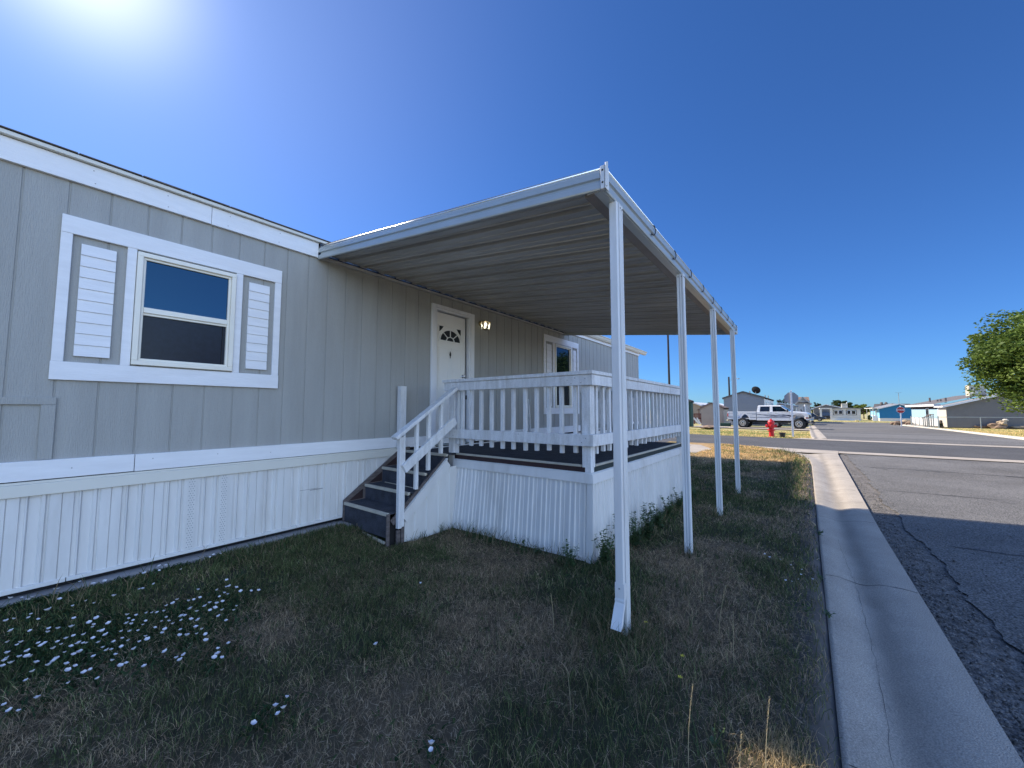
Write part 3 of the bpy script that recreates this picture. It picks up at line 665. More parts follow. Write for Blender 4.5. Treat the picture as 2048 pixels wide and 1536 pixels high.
# join the stem into the flower mesh (one small mesh, two materials)
bm = bmesh.new(); bm.from_mesh(proto.data); k0 = len(bm.faces); bm.from_mesh(stm2.data); bm.faces.ensure_lookup_table()
for i in range(k0, len(bm.faces)): bm.faces[i].material_index = 1
bm.to_mesh(proto.data); bm.free(); proto.data.materials.append(M['stemgreen']); bpy.data.objects.remove(stm2)
FL = []
for zx, zy in """57 295;124 287;157 292;190 278;172 290;316 238;340 236;463 187;543 199;612 185;845 139;935 93;970 90;930 122;1060 114;900 208;832 225;815 238;1228 48;1248 34;1290 28;663 277;503 299;549 321;346 298;424 325;270 360;288 352;180 380;168 408;75 413;34 414;220 405;180 388;285 466;336 460;275 490;415 455;430 410;520 438;545 436;540 455;565 404;635 439;65 484;176 475;42 545;120 548;98 558;224 545;262 546;240 568;335 545;384 524;428 514;357 565;411 577;312 586;38 604;160 604;155 635;180 622;188 630;60 668;20 662;12 690;40 636;208 660;318 648;376 612;372 624;330 635;440 612;466 602;425 622;384 675;190 716;284 685;392 712;436 695;490 724;528 706;398 783;396 790;152 765;214 872;20 923;57 950;102 955;570 763;544 517;490 500;575 487;600 486;620 500;574 543;600 582;625 590;650 582;595 585;672 612;652 650;700 680;736 662;665 540;712 530;710 575;710 477;758 482;805 480;750 530;762 524;815 543;850 508;860 528;740 380;795 385;855 378;865 365;750 412;778 412;740 432;765 442;835 435;850 426;905 464;945 495;965 464;945 425;972 402;985 425;890 372;918 365;957 357;975 330;1012 323;1036 296;1100 302;1134 293;1168 287;1115 347;1150 368;1080 385;1062 386;1078 400;1060 418;1115 416;1160 420;1010 440;1055 470;1145 450;1180 474;1150 493;1202 498;1200 330;1225 318;1265 318;1300 312;1228 356;1255 352;1262 360;1300 358;1280 390;1382 330;1366 360;1322 420;1284 272;1310 260;1332 262;1336 292;1320 220;1342 216;1380 221;1408 245;1468 240;1512 236;1326 180;1270 243;1157 240;1046 510;1092 500;1200 540;968 601;1030 632;1055 645;1076 627;1250 643;1272 618;1296 635;1272 578;1336 550;843 678;1675 878;1610 915;1658 942;1626 974;1480 1019;783 583;545 627;500 548;520 570;460 548;485 550;110 625""".replace('\n', ';').split(';') and [tuple(map(float, q.split())) for q in """57 295;124 287;157 292;190 278;172 290;316 238;340 236;463 187;543 199;612 185;845 139;935 93;970 90;930 122;1060 114;900 208;832 225;815 238;1228 48;1248 34;1290 28;663 277;503 299;549 321;346 298;424 325;270 360;288 352;180 380;168 408;75 413;34 414;220 405;285 466;336 460;275 490;415 455;430 410;520 438;545 436;540 455;565 404;635 439;65 484;176 475;42 545;120 548;98 558;224 545;262 546;240 568;335 545;384 524;428 514;357 565;411 577;312 586;38 604;160 604;155 635;180 622;60 668;20 662;12 690;40 636;208 660;318 648;376 612;330 635;440 612;466 602;425 622;384 675;190 716;284 685;392 712;436 695;490 724;528 706;398 783;152 765;214 872;20 923;57 950;102 955;570 763;544 517;490 500;575 487;600 486;620 500;574 543;600 582;625 590;650 582;672 612;652 650;700 680;736 662;665 540;712 530;710 575;710 477;758 482;805 480;750 530;815 543;850 508;860 528;740 380;795 385;855 378;750 412;778 412;740 432;765 442;835 435;850 426;905 464;945 495;965 464;945 425;972 402;985 425;890 372;918 365;957 357;975 330;1012 323;1036 296;1100 302;1134 293;1168 287;1115 347;1150 368;1080 385;1062 386;1060 418;1115 416;1160 420;1010 440;1055 470;1145 450;1180 474;1150 493;1202 498;1200 330;1225 318;1265 318;1300 312;1228 356;1255 352;1300 358;1280 390;1382 330;1366 360;1322 420;1284 272;1310 260;1332 262;1320 220;1342 216;1380 221;1408 245;1468 240;1512 236;1326 180;1270 243;1157 240;1046 510;1092 500;1200 540;968 601;1030 632;1055 645;1076 627;1250 643;1272 618;1296 635;1272 578;1336 550;843 678;1675 878;1610 915;1658 942;1626 974;1480 1019;783 583;545 627;500 548;460 548;485 550;110 625""".split(';')]:
    FL.append((zx*700/2048, 1100+zy*700/2048))
FL += [(841, 1169), (752, 1289), (862, 1490), (862, 1500)]
FR = [(1530, 1110), (1540, 1117), (1561, 1120), (1582, 1130), (1604, 1142), (1602, 1150), (1626, 1158), (1572, 1161), (1584, 1166), (1597, 1158)]
first = True
for i, (px0, py0) in enumerate(FL+FR):
    x, y = ray_ground(px0, py0, -1.26)
    for _ in range(4):
        zf_ = float(lawn_z(x, min(y, 3.9)))+.062; x, y = ray_ground(px0, py0, zf_)
    y = min(y, 3.9)
    o = proto if first else proto.copy()
    if not first: C.objects.link(o)
    first = False
    o.location = (x, y, zf_+rnd.uniform(-.006, .008)); o.rotation_euler = (rnd.uniform(-.35, .35), rnd.uniform(-.35, .35), rnd.uniform(0, 6.28)); s_ = rnd.uniform(.40, .70)*(.75 if i >= len(FL) else 1); o.scale = (s_, s_, s_)
    if i < len(FL):
        lab, grp = 'small white flower in the dense patch on the left lawn', 'white flowers in the dense left patch'
        if i == len(FL)-4: lab, grp = 'lone white flower on the lawn below the foot of the steps', None
        elif i == len(FL)-3: lab, grp = 'lone white flower in the grass at the centre of the lawn', None
        elif i >= len(FL)-2: lab, grp = 'one of two tiny white flowers at the bottom edge in the middle', 'two white flowers at the bottom edge'
        elif 495 < px0 and py0 > 1390: lab, grp = 'small white flower of the loose five on the dry grass left of centre', 'five white flowers left of centre'
        elif py0 > 1405: lab, grp = 'white flower low at the left edge, apart from the dense patch', 'white flowers low at the left edge'
        elif y > 3.35: lab, grp = 'small white flower beside the concrete slab under the skirting', 'white flowers beside the slab'
        elif px0 > 400 and y > 2.3: lab, grp = 'small white flower in the sparse right end of the left patch', 'white flowers at the right end of the patch'
        tag(o, lab, 'flower', grp)
    else: tag(o, 'tiny white flower in the lawn close to the gutter', 'flower', 'white flowers near the gutter')
# creeping green leaves under the flowers
P = []
for (px0, py0) in FL:
    x, y = ray_ground(px0, py0, -1.29 if py0 > 1230 else -1.24); 
    for q in range(26): P.append((x+rng.normal(0, .07), min(3.9, y+rng.normal(0, .06))))
P = np.array(P); n = len(P); H = rng.uniform(.015, .05, n)
blades(np.concatenate([P, lawn_z(P[:, 0], P[:, 1])[:, None]], 1), H, rng.uniform(.008, .016, n), H*rng.uniform(.5, 1.2, n), np.array([[.032, .065, .025]])*rng.uniform(.6, 1.3, (n, 1)), 'ground_cover', 'dark green creeping leaves beneath the white flowers')
for x, y, lab in ((2.35, .80, 'tiny yellow flower beside the foot of the downspout post'), (2.15, .55, 'tiny yellow flower in the dark grass right of the downspout'), (1.98, .52, 'tiny yellow flower nearer the camera than its neighbour')):
    z = float(lawn_z(x, y)); r0 = empty('yellow_flower', (x, y, z), lab, 'flower', 'tiny yellow flowers')
    f_ = MB(); 
    for k2 in range(5):
        a = k2*1.257; f_.add([(0, 0, .07), (.009*math.cos(a-.4), .009*math.sin(a-.4), .074), (.012*math.cos(a), .012*math.sin(a), .073), (.009*math.cos(a+.4), .009*math.sin(a+.4), .074)], [(0, 1, 2, 3)])
    f_.build('petals', M['yellow'], r0); s_ = MB(); s_.tube([(0, 0, -.01), (.003, 0, .035), (0, 0, .07)], .001, 5); s_.build('stem', M['stemgreen'], r0)

# ------------------------------------------------------------------ mobile home
WY = 4.03
slab = MB(); slab.box(-4, 2.2, 3.925, 12, -1.42, -1.185); slab.box(2.2, 2.55, 3.80, 12, -1.42, -1.19); slab.box(2.55, 12.2, 4.0, 12, -1.42, -1.185)
tag(slab.build('slab', M['slab'], bevel=.01), kind='structure')
home = W(empty('mobile_home', (4, WY, -1.185), 'long single storey mobile home with grey grooved siding, white trim and white skirting', 'house'))
HX0, HX1 = -3.6, 11.68
def grooved(mb, x0, x1, z0, z1, y=WY):
    g0 = .39; pitch = .2033; xs = [(x0, 0)]
    k = math.floor((x0-g0)/pitch)-1
    while g0+pitch*k < x1:
        g = g0+pitch*k
        for dx, dy in ((-.006, 0), (-.0045, .006), (.0045, .006), (.006, 0)):
            if x0 < g+dx < x1: xs.append((g+dx, dy))
        k += 1
    xs.append((x1, 0)); vs = []
    for x, dy in xs: vs += [(x, y+dy, z0), (x, y+dy, z1)]
    mb.add(vs, [(2*i, 2*i+2, 2*i+3, 2*i+1) for i in range(len(xs)-1)])
sid = MB(); WZ0, WZ1 = -.40, 1.80
holes = [(.545, 1.18, .345, 1.205), (3.53, 4.22, -.47, 1.42), (6.71, 7.34, .07, 1.32)]
x = HX0
for (a, b, c, d_) in holes:
    grooved(sid, x, a, WZ0, WZ1)
    if c > WZ0: grooved(sid, a, b, WZ0, c)
    grooved(sid, a, b, d_, WZ1); x = b
grooved(sid, x, HX1, WZ0, WZ1)
sid.add([(HX1, WY, WZ0), (HX1, WY+4.2, WZ0), (HX1, WY+4.2, WZ1), (HX1, WY+2.1, WZ1+.45), (HX1, WY, WZ1)], [(0, 1, 2, 3, 4)])
sid.add([(HX0, WY, WZ0), (HX0, WY+4.2, WZ0), (HX0, WY+4.2, WZ1), (HX0, WY+2.1, WZ1+.45), (HX0, WY, WZ1)], [(0, 1, 2, 3, 4)])
sid.add([(HX0, WY+4.2, WZ0), (HX1, WY+4.2, WZ0), (HX1, WY+4.2, WZ1), (HX0, WY+4.2, WZ1)], [(0, 1, 2, 3)])
sid.build('siding', M['siding'], home)
# roof
rf = MB(); rx0, rx1 = HX0-.1, HX1+.35
for (xa, xb) in ((rx0, rx1),):
    yc = WY+2.1; e0 = WY-.05; e1 = WY+4.2+.1
    for (ya, yb, za, zb) in ((e0, yc, 1.795, 2.30), (yc, e1, 2.30, 1.800)):
        rf.add([(xa, ya, za), (xb, ya, za), (xb, yb, zb), (xa, yb, zb), (xa, ya, za-.02), (xb, ya, za-.02), (xb, yb, zb-.02), (xa, yb, zb-.02)], [(0, 1, 2, 3), (4, 5, 6, 7), (0, 1, 5, 4), (2, 3, 7, 6), (1, 2, 6, 5), (0, 3, 7, 4)])
rf.build('roof', M['shingle'], home)
# shingle tabs that break the eave line
tb = MB(); x = rx0
while x < 7.3:
    wd_ = rnd.uniform(.26, .36); tb.box(x+.004, x+wd_, WY-.072-rnd.uniform(0, .004), WY+.1, 1.783+rnd.uniform(0, .002), 1.789+rnd.uniform(0, .003)); x += wd_+.003
tb.build('shingle_edge', M['shingle'], home)
f = MB()
f.box(HX0-.05, .98, WY-.03, WY-.002, 1.596, 1.748); f.box(.983, 1.895, WY-.03, WY-.002, 1.594, 1.748)
f.build('fascia', M['trim'], home, bevel=.002)
f = MB(); f.box(HX0-.1, 1.97, WY-.062, WY-.001, 1.752, 1.779); f.box(1.97, 2.2, WY-.062, WY-.001, 1.754, 1.779)
f.build('drip_edge', M['vinyl_cream'], home, bevel=.002)
f = MB(); f.box(6.9, 11.70, WY-.03, WY-.002, 1.650, 1.782); f.build('fascia', M['trim'], home, bevel=.002)
f = MB(); prof = [(0, 0), (-.05, 0), (-.075, .03), (-.09, .075), (-.105, .085), (-.105, .10), (0, .10)]
poly = [Vector((0, WY-.031+a, 1.718+b)) for a, b in prof]
f.prism(poly, (6.9, 0, 0), (12.12, 0, 0)); f.build('eave_gutter', M['vinyl_cream'], home)
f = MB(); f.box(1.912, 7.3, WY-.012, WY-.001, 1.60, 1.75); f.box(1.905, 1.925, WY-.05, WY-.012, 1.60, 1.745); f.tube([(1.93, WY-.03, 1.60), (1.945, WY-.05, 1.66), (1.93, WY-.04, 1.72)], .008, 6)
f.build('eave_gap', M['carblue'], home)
nh = MB()
for x_ in np.arange(HX0+.2, 1.9, .41):
    for z_ in (1.625, 1.715): nh.lathe([(.0035, -.0305), (.0035, -.032)], (x_+rnd.uniform(-.01, .01), WY, z_), 6, 'y')
    nh.lathe([(.0035, -.0285), (.0035, -.030)], (x_, WY, -.39+rnd.uniform(-.02, .02)), 6, 'y')
nh.build('nail_heads', M['roofgrey'], home)
# belly band under the siding
f = MB(); f.box(HX0, .598, WY-.028, WY-.001, -.455, -.33); f.box(.602, 2.93, WY-.028, WY-.001, -.457, -.332); f.box(2.935, 3.42, WY-.028, WY-.001, -.47, -.345); f.box(4.33, 6.6, WY-.028, WY-.001, -.47, -.34); f.box(6.605, HX1, WY-.028, WY-.001, -.47, -.34)
f.build('belly_trim', M['trim'], home, bevel=.002)
# recess panel frame at the far left
f = MB(); f.box(-1.2, .20, WY-.018, WY-.001, .035, .085); f.box(.135, .20, WY-.018, WY-.001, -.328, .034); f.build('panel_frame', M['siding'], home, bevel=.002)
# skirting
sk = MB(); vs = []; prof = []; x = HX0; SY = WY-.012
while x < 2.6:
    for dx, dy in ((0, 0), (.008, .014), (.052, .014), (.060, 0), (.075, 0), (.083, .014), (.088, .014), (.096, 0), (.145, 0), (.148, .007), (.151, 0), (.200, 0), (.204, .010), (.222, .010), (.226, 0)): prof.append((x+dx, SY+dy))
    x += .232
x = 2.6
prof.append((3.5, SY))
for a, b in prof: vs += [(a, b, -1.128), (a, b, -.555)]
sk.add(vs, [(2*i, 2*i+2, 2*i+3, 2*i+1) for i in range(len(prof)-1)])
sk.add([(3.5, SY, -1.18), (HX1, SY, -1.18), (HX1, SY, -.5), (3.5, SY, -.5)], [(0, 1, 2, 3)])
sk.add([(HX1, SY, -1.18), (HX1, SY+4.2, -1.18), (HX1, SY+4.2, -.4), (HX1, SY, -.4)], [(0, 1, 2, 3)])
sk.build('skirting', M['vinyl'], home)
f = MB(); f.box(HX0, 2.93, WY-.032, WY-.0, -.556, -.478); f.build('skirting_top_trim', M['vinyl_cream'], home, bevel=.003)
f = MB(); f.box(HX0, 2.93, WY-.024, WY-.0, -.4775, -.4615); f.build('skirting_cap', M['vinyl_cream'], home, bevel=.002)
f = MB(); f.box(HX0, .30, WY-.022, WY+.0, -1.152, -1.125); f.box(.304, 1.05, WY-.024, WY+.0, -1.151, -1.126); f.box(1.054, 2.3, WY-.022, WY+.0, -1.152, -1.127); f.build('skirting_base_trim', M['vinyl'], home, bevel=.002)
f = MB(); f.box(HX0, HX1-.02, WY+.02, WY+.04, -1.19, -.48); f.box(HX0+.01, HX1-.02, WY+.13, WY+4.15, -.52, -.49); f.build('skirting_backing', M['dark'], home)
f = MB(); f.box(HX0, HX1, WY+4.16, WY+4.19, -1.4, -.39); f.box(HX0-.02, HX0-.001, WY, WY+4.19, -1.4, -.39); f.build('rear_skirting', M['vinyl'], home)
f = MB(); f.box(3.535, 4.215, WY-.02, WY+.125, -.489, -.472); f.build('door_sill', M['galv'], home)
for vx in (.925, 1.145):
    v = MB(); v.box(vx, vx+.055, SY-.006, SY-.001, -1.12, -.56)
    o = v.build('skirting_vent', M['vinyl'], home)
    h_ = MB(); nz = 30
    for a in range(nz):
        for b in range(3):
            z = -1.108+a*.0185; xx = vx+.010+b*.016+(.008 if a % 2 else 0)
            if xx+.006 < vx+.052: h_.add([(xx, SY-.0075, z), (xx+.0045, SY-.0075, z+.0045), (xx, SY-.0075, z+.009), (xx-.0045, SY-.0075, z+.0045)], [(0, 1, 2, 3)])
    h_.build('vent_holes', mat('vent hole shadow', (.30, .30, .31), .9, var=.05), o)
mk = MB(); mk.box(1.80, 1.98, SY-.0015, SY-.0005, -.80, -.797); mk.box(1.90, 2.03, SY-.0015, SY-.0005, -.812, -.806); mk.build('scuff_mark', M['roofgrey'], home)

def surround(x0, x1, z0, z1, wx0, wx1, wz0, wz1, sh, tw=.055, tt=.125):
    "white surround boards, shutters and the window itself. tt = top board height"
    y0, y1 = WY-.024, WY-.001
    s_ = MB(); s_.box(x0, x1, y0-.002, y1, z1-tt, z1); s_.box(x0-.003, x1+.003, y0-.002, y1, z0, z0+tt); 
    zb, zt = z0+tt+.0005, z1-tt-.0005
    s_.box(x0, x0+tw, y0, y1, zb, zt); s_.box(x1-tw, x1, y0, y1, zb, zt)
    s_.box(wx0-tw, wx0-.003, y0, y1, zb, zt); s_.box(wx1+.003, wx1+tw, y0, y1, zb, zt)
    s_.build('window_surround', M['trim'], home, bevel=.002)
    for (sx0, sx1) in sh:
        nS = 10; hz0, hz1 = wz0+.035, wz1-.035; hh = (hz1-hz0)/nS
        o = None
        m_ = MB()
        for k_ in range(nS):
            za = hz0+hh*k_; zb_ = za+hh-.0015
            m_.add([(sx0, WY-.001, za), (sx1, WY-.001, za), (sx0, WY-.022, za), (sx1, WY-.022, za), (sx0, WY-.015, zb_), (sx1, WY-.015, zb_), (sx0, WY-.001, zb_), (sx1, WY-.001, zb_)], [(0, 1, 3, 2), (2, 3, 5, 4), (4, 5, 7, 6), (0, 2, 4, 6), (1, 3, 5, 7)])
        m_.build('shutter', M['trim'], home)
    w_ = MB(); fr = .034; yo = WY-.042
    for (a, b, c, d_) in ((wx0, wx1, wz0, wz0+fr), (wx0, wx1, wz1-fr, wz1), (wx0, wx0+fr, wz0+fr, wz1-fr), (wx1-fr, wx1, wz0+fr, wz1-fr)): w_.box(a, b, yo, WY+.05, c, d_)
    # inner step
    f2 = .052
    for (a, b, c, d_) in ((wx0+fr, wx1-fr, wz0+fr, wz0+f2), (wx0+fr, wx1-fr, wz1-f2, wz1-fr), (wx0+fr, wx0+f2, wz0+f2, wz1-f2), (wx1-f2, wx1-fr, wz0+f2, wz1-f2)): w_.box(a, b, yo+.018, WY+.05, c, d_)
    win = w_.build('window', M['wframe'], home, bevel=.003)
    return win
win = surround(.160, 1.557, .205, 1.350, .543, 1.182, .340, 1.208, [(.258, .432), (1.288, 1.457)])
mz = .745
r_ = MB(); r_.box(.595, 1.130, WY-.028, WY+.04, mz, mz+.042); r_.box(.595, 1.130, WY-.016, WY+.04, mz-.018, mz-.0005); r_.build('meeting_rail', M['wframe'], win, bevel=.002)
r_ = MB(); r_.add([(.595, WY-.006, mz+.042), (1.130, WY-.006, mz+.042), (1.130, WY-.006, 1.157), (.595, WY-.006, 1.157)], [(0, 1, 2, 3)]); r_.build('upper_pane', M['window_glass'], win)
r_ = MB(); r_.add([(.595, WY+.004, .391), (1.130, WY+.004, .391), (1.130, WY+.004, mz-.018), (.595, WY+.004, mz-.018)], [(0, 1, 2, 3)]); r_.build('lower_pane', M['screen_glass'], win)
r_ = MB(); r_.box(1.107, 1.112, WY-.004, WY+.001, .392, mz-.019); r_.build('screen_edge', M['rubber'], win)
# window 2 (on the deck)
win2 = surround(6.28, 7.72, -.08, 1.485, 6.69, 7.36, .045, 1.345, [(6.395, 6.572), (7.475, 7.61)], tw=.07, tt=.125)
r_ = MB(); r_.box(6.742, 7.308, WY-.028, WY+.04, .66, .70); r_.build('meeting_rail', M['wframe'], win2)
r_ = MB(); r_.add([(6.742, WY-.006, .70), (7.308, WY-.006, .70), (7.308, WY-.006, 1.293), (6.742, WY-.006, 1.293)], [(0, 1, 2, 3)]); r_.build('upper_pane', M['window_glass'], win2)
r_ = MB(); r_.add([(6.742, WY+.004, .097), (7.308, WY+.004, .097), (7.308, WY+.004, .66), (6.742, WY+.004, .66)], [(0, 1, 2, 3)]); r_.build('lower_pane', M['screen_glass'], win2)

# door
DX0, DX1, DZ0, DZ1 = 3.53, 4.22, -.50, 1.42
df = MB()
df.box(3.452, 3.53, WY-.03, WY+.03, DZ0, 1.465); df.box(4.22, 4.298, WY-.03, WY+.03, DZ0, 1.465); df.box(3.53, 4.22, WY-.031, WY+.03, 1.42, 1.466)
df.box(3.515, 3.53, WY+.031, WY+.12, DZ0, 1.42); df.box(4.22, 4.235, WY+.031, WY+.12, DZ0, 1.42); df.box(3.53, 4.22, WY+.031, WY+.12, 1.405, 1.42)
df.box(3.53, 3.555, WY-.018, WY+.03, DZ0, 1.395); df.box(4.195, 4.22, WY-.018, WY+.03, DZ0, 1.395); df.box(3.53, 4.22, WY-.019, WY+.03, 1.395, 1.4195)
frm = df.build('door_frame', M['trimv'], home, bevel=.003)
dy = WY+.065; dl = MB(); dl.box(3.56, 4.19, dy, dy+.035, -.47, 1.39)
door = dl.build('door', mat('door paint', (.80, .79, .76), .5, var=.03, bump=.06, bscale=60), home, bevel=.002)
dt = mat('door moulding paint', (.80, .79, .76), .5, var=.02)
cx = 3.875
def ringpanel(mb, x0, x1, z0, z1, t=.018):
    for (a, b, c, d_) in ((x0, x1, z0, z0+t), (x0, x1, z1-t, z1), (x0, x0+t, z0+t, z1-t), (x1-t, x1, z0+t, z1-t)): mb.box(a, b, dy-.007, dy-.0005, c, d_)
    mb.box(x0+t+.012, x1-t-.012, dy-.005, dy-.0005, z0+t+.012, z1-t-.012)
pm = MB()
for (x0, x1) in ((3.64, 3.85), (3.90, 4.11)):
    ringpanel(pm, x0, x1, .28, .90); ringpanel(pm, x0, x1, -.38, .10)
pm.build('raised_panels', dt, door, bevel=.002)
# fan light
gl = MB(); zf = 1.00; Rr = .205
poly = [(cx+Rr*math.cos(a), dy-.0015, zf+.78*Rr*math.sin(a)) for a in np.linspace(0, math.pi, 25)]
gl.add(poly, [tuple(range(len(poly)))]); 
for s_ in (-1, 1):
    gl.add([(cx+s_*.215, dy-.0015, zf+.20), (cx+s_*.215, dy-.0015, zf+.115), (cx+s_*.19, dy-.0015, zf+.13), (cx+s_*.155, dy-.0015, zf+.165), (cx+s_*.13, dy-.0015, zf+.20)], [(0, 1, 2, 3, 4)])
gl.build('fan_light', mat('fan light glass', (.03, .035, .04), .1, var=.1), door)
fr = MB()
def arc(mb, r0, r1, y0, y1, n=24, k=.78):
    vs = []
    for a in np.linspace(0, math.pi, n):
        for r__ in (r0, r1):
            for y in (y0, y1): vs.append((cx+r__*math.cos(a), y, zf+k*r__*math.sin(a)))
    fs = []
    for i in range(n-1):
        b = 4*i; fs += [(b, b+4, b+5, b+1), (b+2, b+6, b+7, b+3), (b, b+4, b+6, b+2), (b+1, b+5, b+7, b+3)]
    mb.add(vs, fs)
arc(fr, .198, .216, dy-.016, dy-.001); arc(fr, .068, .080, dy-.012, dy-.001)
for a in (38, 72, 108, 142) if False else (45, 90, 135):
    a = R(a); fr.obox((cx+.078*math.cos(a), dy-.006, zf+.78*.078*math.sin(a)), (cx+.2*math.cos(a), dy-.006, zf+.78*.2*math.sin(a)), .010, .011, (0, 1, 0))
fr.box(cx-.235, cx+.235, dy-.016, dy-.001, zf-.022, zf-.002); fr.box(cx-.235, cx+.235, dy-.010, dy-.001, zf+.202, zf+.216); fr.box(cx-.235, cx-.219, dy-.010, dy-.001, zf, zf+.2015); fr.box(cx+.219, cx+.235, dy-.010, dy-.001, zf, zf+.2015)
fr.build('fan_light_frame', dt, door)
kn = MB(); kn.lathe([(.004, 0), (.017, .002), (.017, .006), (.008, .012)], (cx, dy-.013, .80), 12, 'y'); kn.tube([(cx, dy-.008, .85), (cx, dy-.012, .82), (cx, dy-.008, .75)], [.003, .010, .004], 8); kn.build('door_knocker', M['black_plastic'], door)
kb = MB(); kb.lathe([(.026, -.004), (.026, -.008), (.010, -.012), (.010, -.03), (.022, -.036), (.026, -.05), (.018, -.062), (.002, -.065)], (4.135, dy, .505), 16, 'y'); kb.build('door_knob', M['chrome'], door, smooth=True)
kb = MB(); kb.lathe([(.022, -.002), (.022, -.012), (.012, -.016)], (4.135, dy, .60), 14, 'y')
hg = MB(); hg.box(4.196, 4.212, WY+.0, WY+.06, .16, .22); hg.build('strike_plate', M['dark'], frm)
gp = MB(); gp.box(4.191, 4.196, dy-.001, dy+.03, -.47, 1.39); gp.box(3.555, 3.5595, dy-.001, dy+.03, -.47, 1.39); gp.build('door_gap', M['dark'], frm)
# porch lamp
lx, lz = 4.46, 1.33
lm = MB(); lm.lathe([(.045, -.002), (.045, -.014), (.03, -.022), (.012, -.03)], (lx, WY, lz+.03), 16, 'y')
lm.tube([(lx, WY-.02, lz+.03), (lx, WY-.06, lz+.065), (lx, WY-.10, lz+.07), (lx, WY-.11, lz+.055)], .006, 8)
lamp = lm.build('wall_lamp', M['brass'], home, smooth=True)
l2 = MB(); c0 = Vector((lx, WY-.11, 0)); l2.prism([c0+Vector((a*.058, b*.058, 0)) for a, b in ((-1, -1), (1, -1), (1, 1), (-1, 1))], (0, 0, lz+.038), (0, 0, lz+.046)); l2.lathe([(.04, lz+.046), (.018, lz+.062), (.004, lz+.072)], c0, 12)
for a, b in ((-1, -1), (1, -1), (1, 1), (-1, 1)):
    l2.tube([c0+Vector((a*.052, b*.052, lz+.04)), c0+Vector((a*.045, b*.045, lz-.075))], .003, 6)
l2.prism([c0+Vector((a*.048, b*.048, 0)) for a, b in ((-1, -1), (1, -1), (1, 1), (-1, 1))], (0, 0, lz-.080), (0, 0, lz-.075))
l2.build('lamp_cage', M['brass'], lamp)
l3 = MB(); q = [(-1, -1), (1, -1), (1, 1), (-1, 1)]
vs = [c0+Vector((a*.05, b*.05, lz+.036)) for a, b in q]+[c0+Vector((a*.043, b*.043, lz-.074)) for a, b in q]
l3.add(vs, [(0, 1, 5, 4), (1, 2, 6, 5), (2, 3, 7, 6), (3, 0, 4, 7)]); l3.build('lamp_glass', M['clear'], lamp)
l4 = MB(); l4.lathe([(.006, lz-.03), (.018, lz-.02), (.024, lz), (.016, lz+.022), (.008, lz+.036)], c0, 12); l4.build('bulb', M['bulb'], lamp, smooth=True)

# ------------------------------------------------------------------ awning
aw = W(empty('patio_awning', (4.6, 2.4, -1.315), 'white aluminium patio awning with ribbed roof carried on four fluted posts over the deck', 'awning'))
AXi0, AXi1, AXo0, AXo1 = 1.915, 7.08, 2.085, 7.58      # inner (wall) and outer x limits
AYo = 1.01; AZi, AZo = 1.640, 1.372                    # underside of the pans at wall / at outer gutter
def awp(u, v, dz=0.0):
    "u along the awning 0..1, v 0 at wall ..1 at the outer edge"
    x = (AXi0+(AXi1-AXi0)*u)*(1-v)+(AXo0+(AXo1-AXo0)*u)*v
    return Vector((x, (WY-.03)*(1-v)+AYo*v, AZi*(1-v)+AZo*v+dz))
nP = 21; prof = []
for k in range(nP):
    for t, dz in ((0, .095), (.10, .095), (.12, .0), (.16, -.002), (.175, .008), (.49, .008), (.505, .0), (.52, .008), (.825, .008), (.84, -.002), (.88, .0), (.90, .095)): prof.append(((k+t)/nP, dz))
prof.append((1, .095)); pn = MB(); vs = []
nv = 7
for u, dz in prof:
    for j in range(nv): vs.append(awp(u, j/(nv-1), dz))
pn.add(vs, [(i*nv+j, (i+1)*nv+j, (i+1)*nv+j+1, i*nv+j+1) for i in range(len(prof)-1) for j in range(nv-1)])
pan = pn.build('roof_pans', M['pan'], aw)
sol = pan.modifiers.new('sol', 'SOLIDIFY'); sol.thickness = .0015; sol.offset = 1
# water streaks / paint wear as thin bright slots under the ribs are left to the material
def fascia(mb, p, q, outdir, h0=-.03, H_=.13):
    "extruded fascia profile running from p to q; outdir horizontal unit vector"
    pr = [(0, 0), (.012, 0), (.016, .008), (.016, .042), (.004, .050), (.004, .066), (.018, .072), (.018, .110), (.008, .118), (.008, H_), (-.004, H_), (-.004, .004)]
    p = Vector(p); q = Vector(q); o_ = Vector(outdir)
    poly = [o_*a+Vector((0, 0, b+h0)) for a, b in pr]
    n = len(poly); vs = [p+a for a in poly]+[q+a for a in poly]
    mb.add(vs, [tuple(range(n))[::-1], tuple(range(n, 2*n))]+[(i, (i+1) % n, (i+1) % n+n, i+n) for i in range(n)])
e1 = (awp(0, 1)-awp(0, 0)).normalized()
f = MB(); fascia(f, awp(0, 0)+Vector((-.004, .015, -.03)), awp(0, 1)+Vector((-.004, -.092, -.036)), (-1, 0, 0)); f.build('side_fascia', M['fascia_metal'], aw)
f = MB(); fascia(f, awp(1, 0)+Vector((.004, .015, -.03)), awp(1, 1)+Vector((.004, 0, -.03)), (1, 0, 0)); f.build('side_fascia', M['fascia_metal'], aw)
f = MB(); fascia(f, awp(0, 1)+Vector((0, -.10, -.032)), awp(1, 1)+Vector((0, -.10, -.032)), (0, -1, 0), H_=.142)
a0 = awp(0, 1); a1 = awp(1, 1)
f.box(a0.x+.001, a1.x-.001, AYo-.10, AYo-.045, AZo-.068, AZo-.063)      # gutter floor
f.build('front_gutter', M['fascia_metal'], aw)
f = MB(); f.add([a0+Vector((.0, -.0, -.062)), a0+Vector((.0, -.096, -.062)), a0+Vector((.0, -.096, .06)), a0+Vector((.0, -.0, .06))], [(0, 1, 2, 3)])
f.box(a0.x-.025, a0.x-.002, AYo-.126, AYo-.096, AZo-.068, AZo+.074); f.box(a0.x-.025, a0.x+.03, AYo-.128, AYo-.119, AZo-.068, AZo+.074)
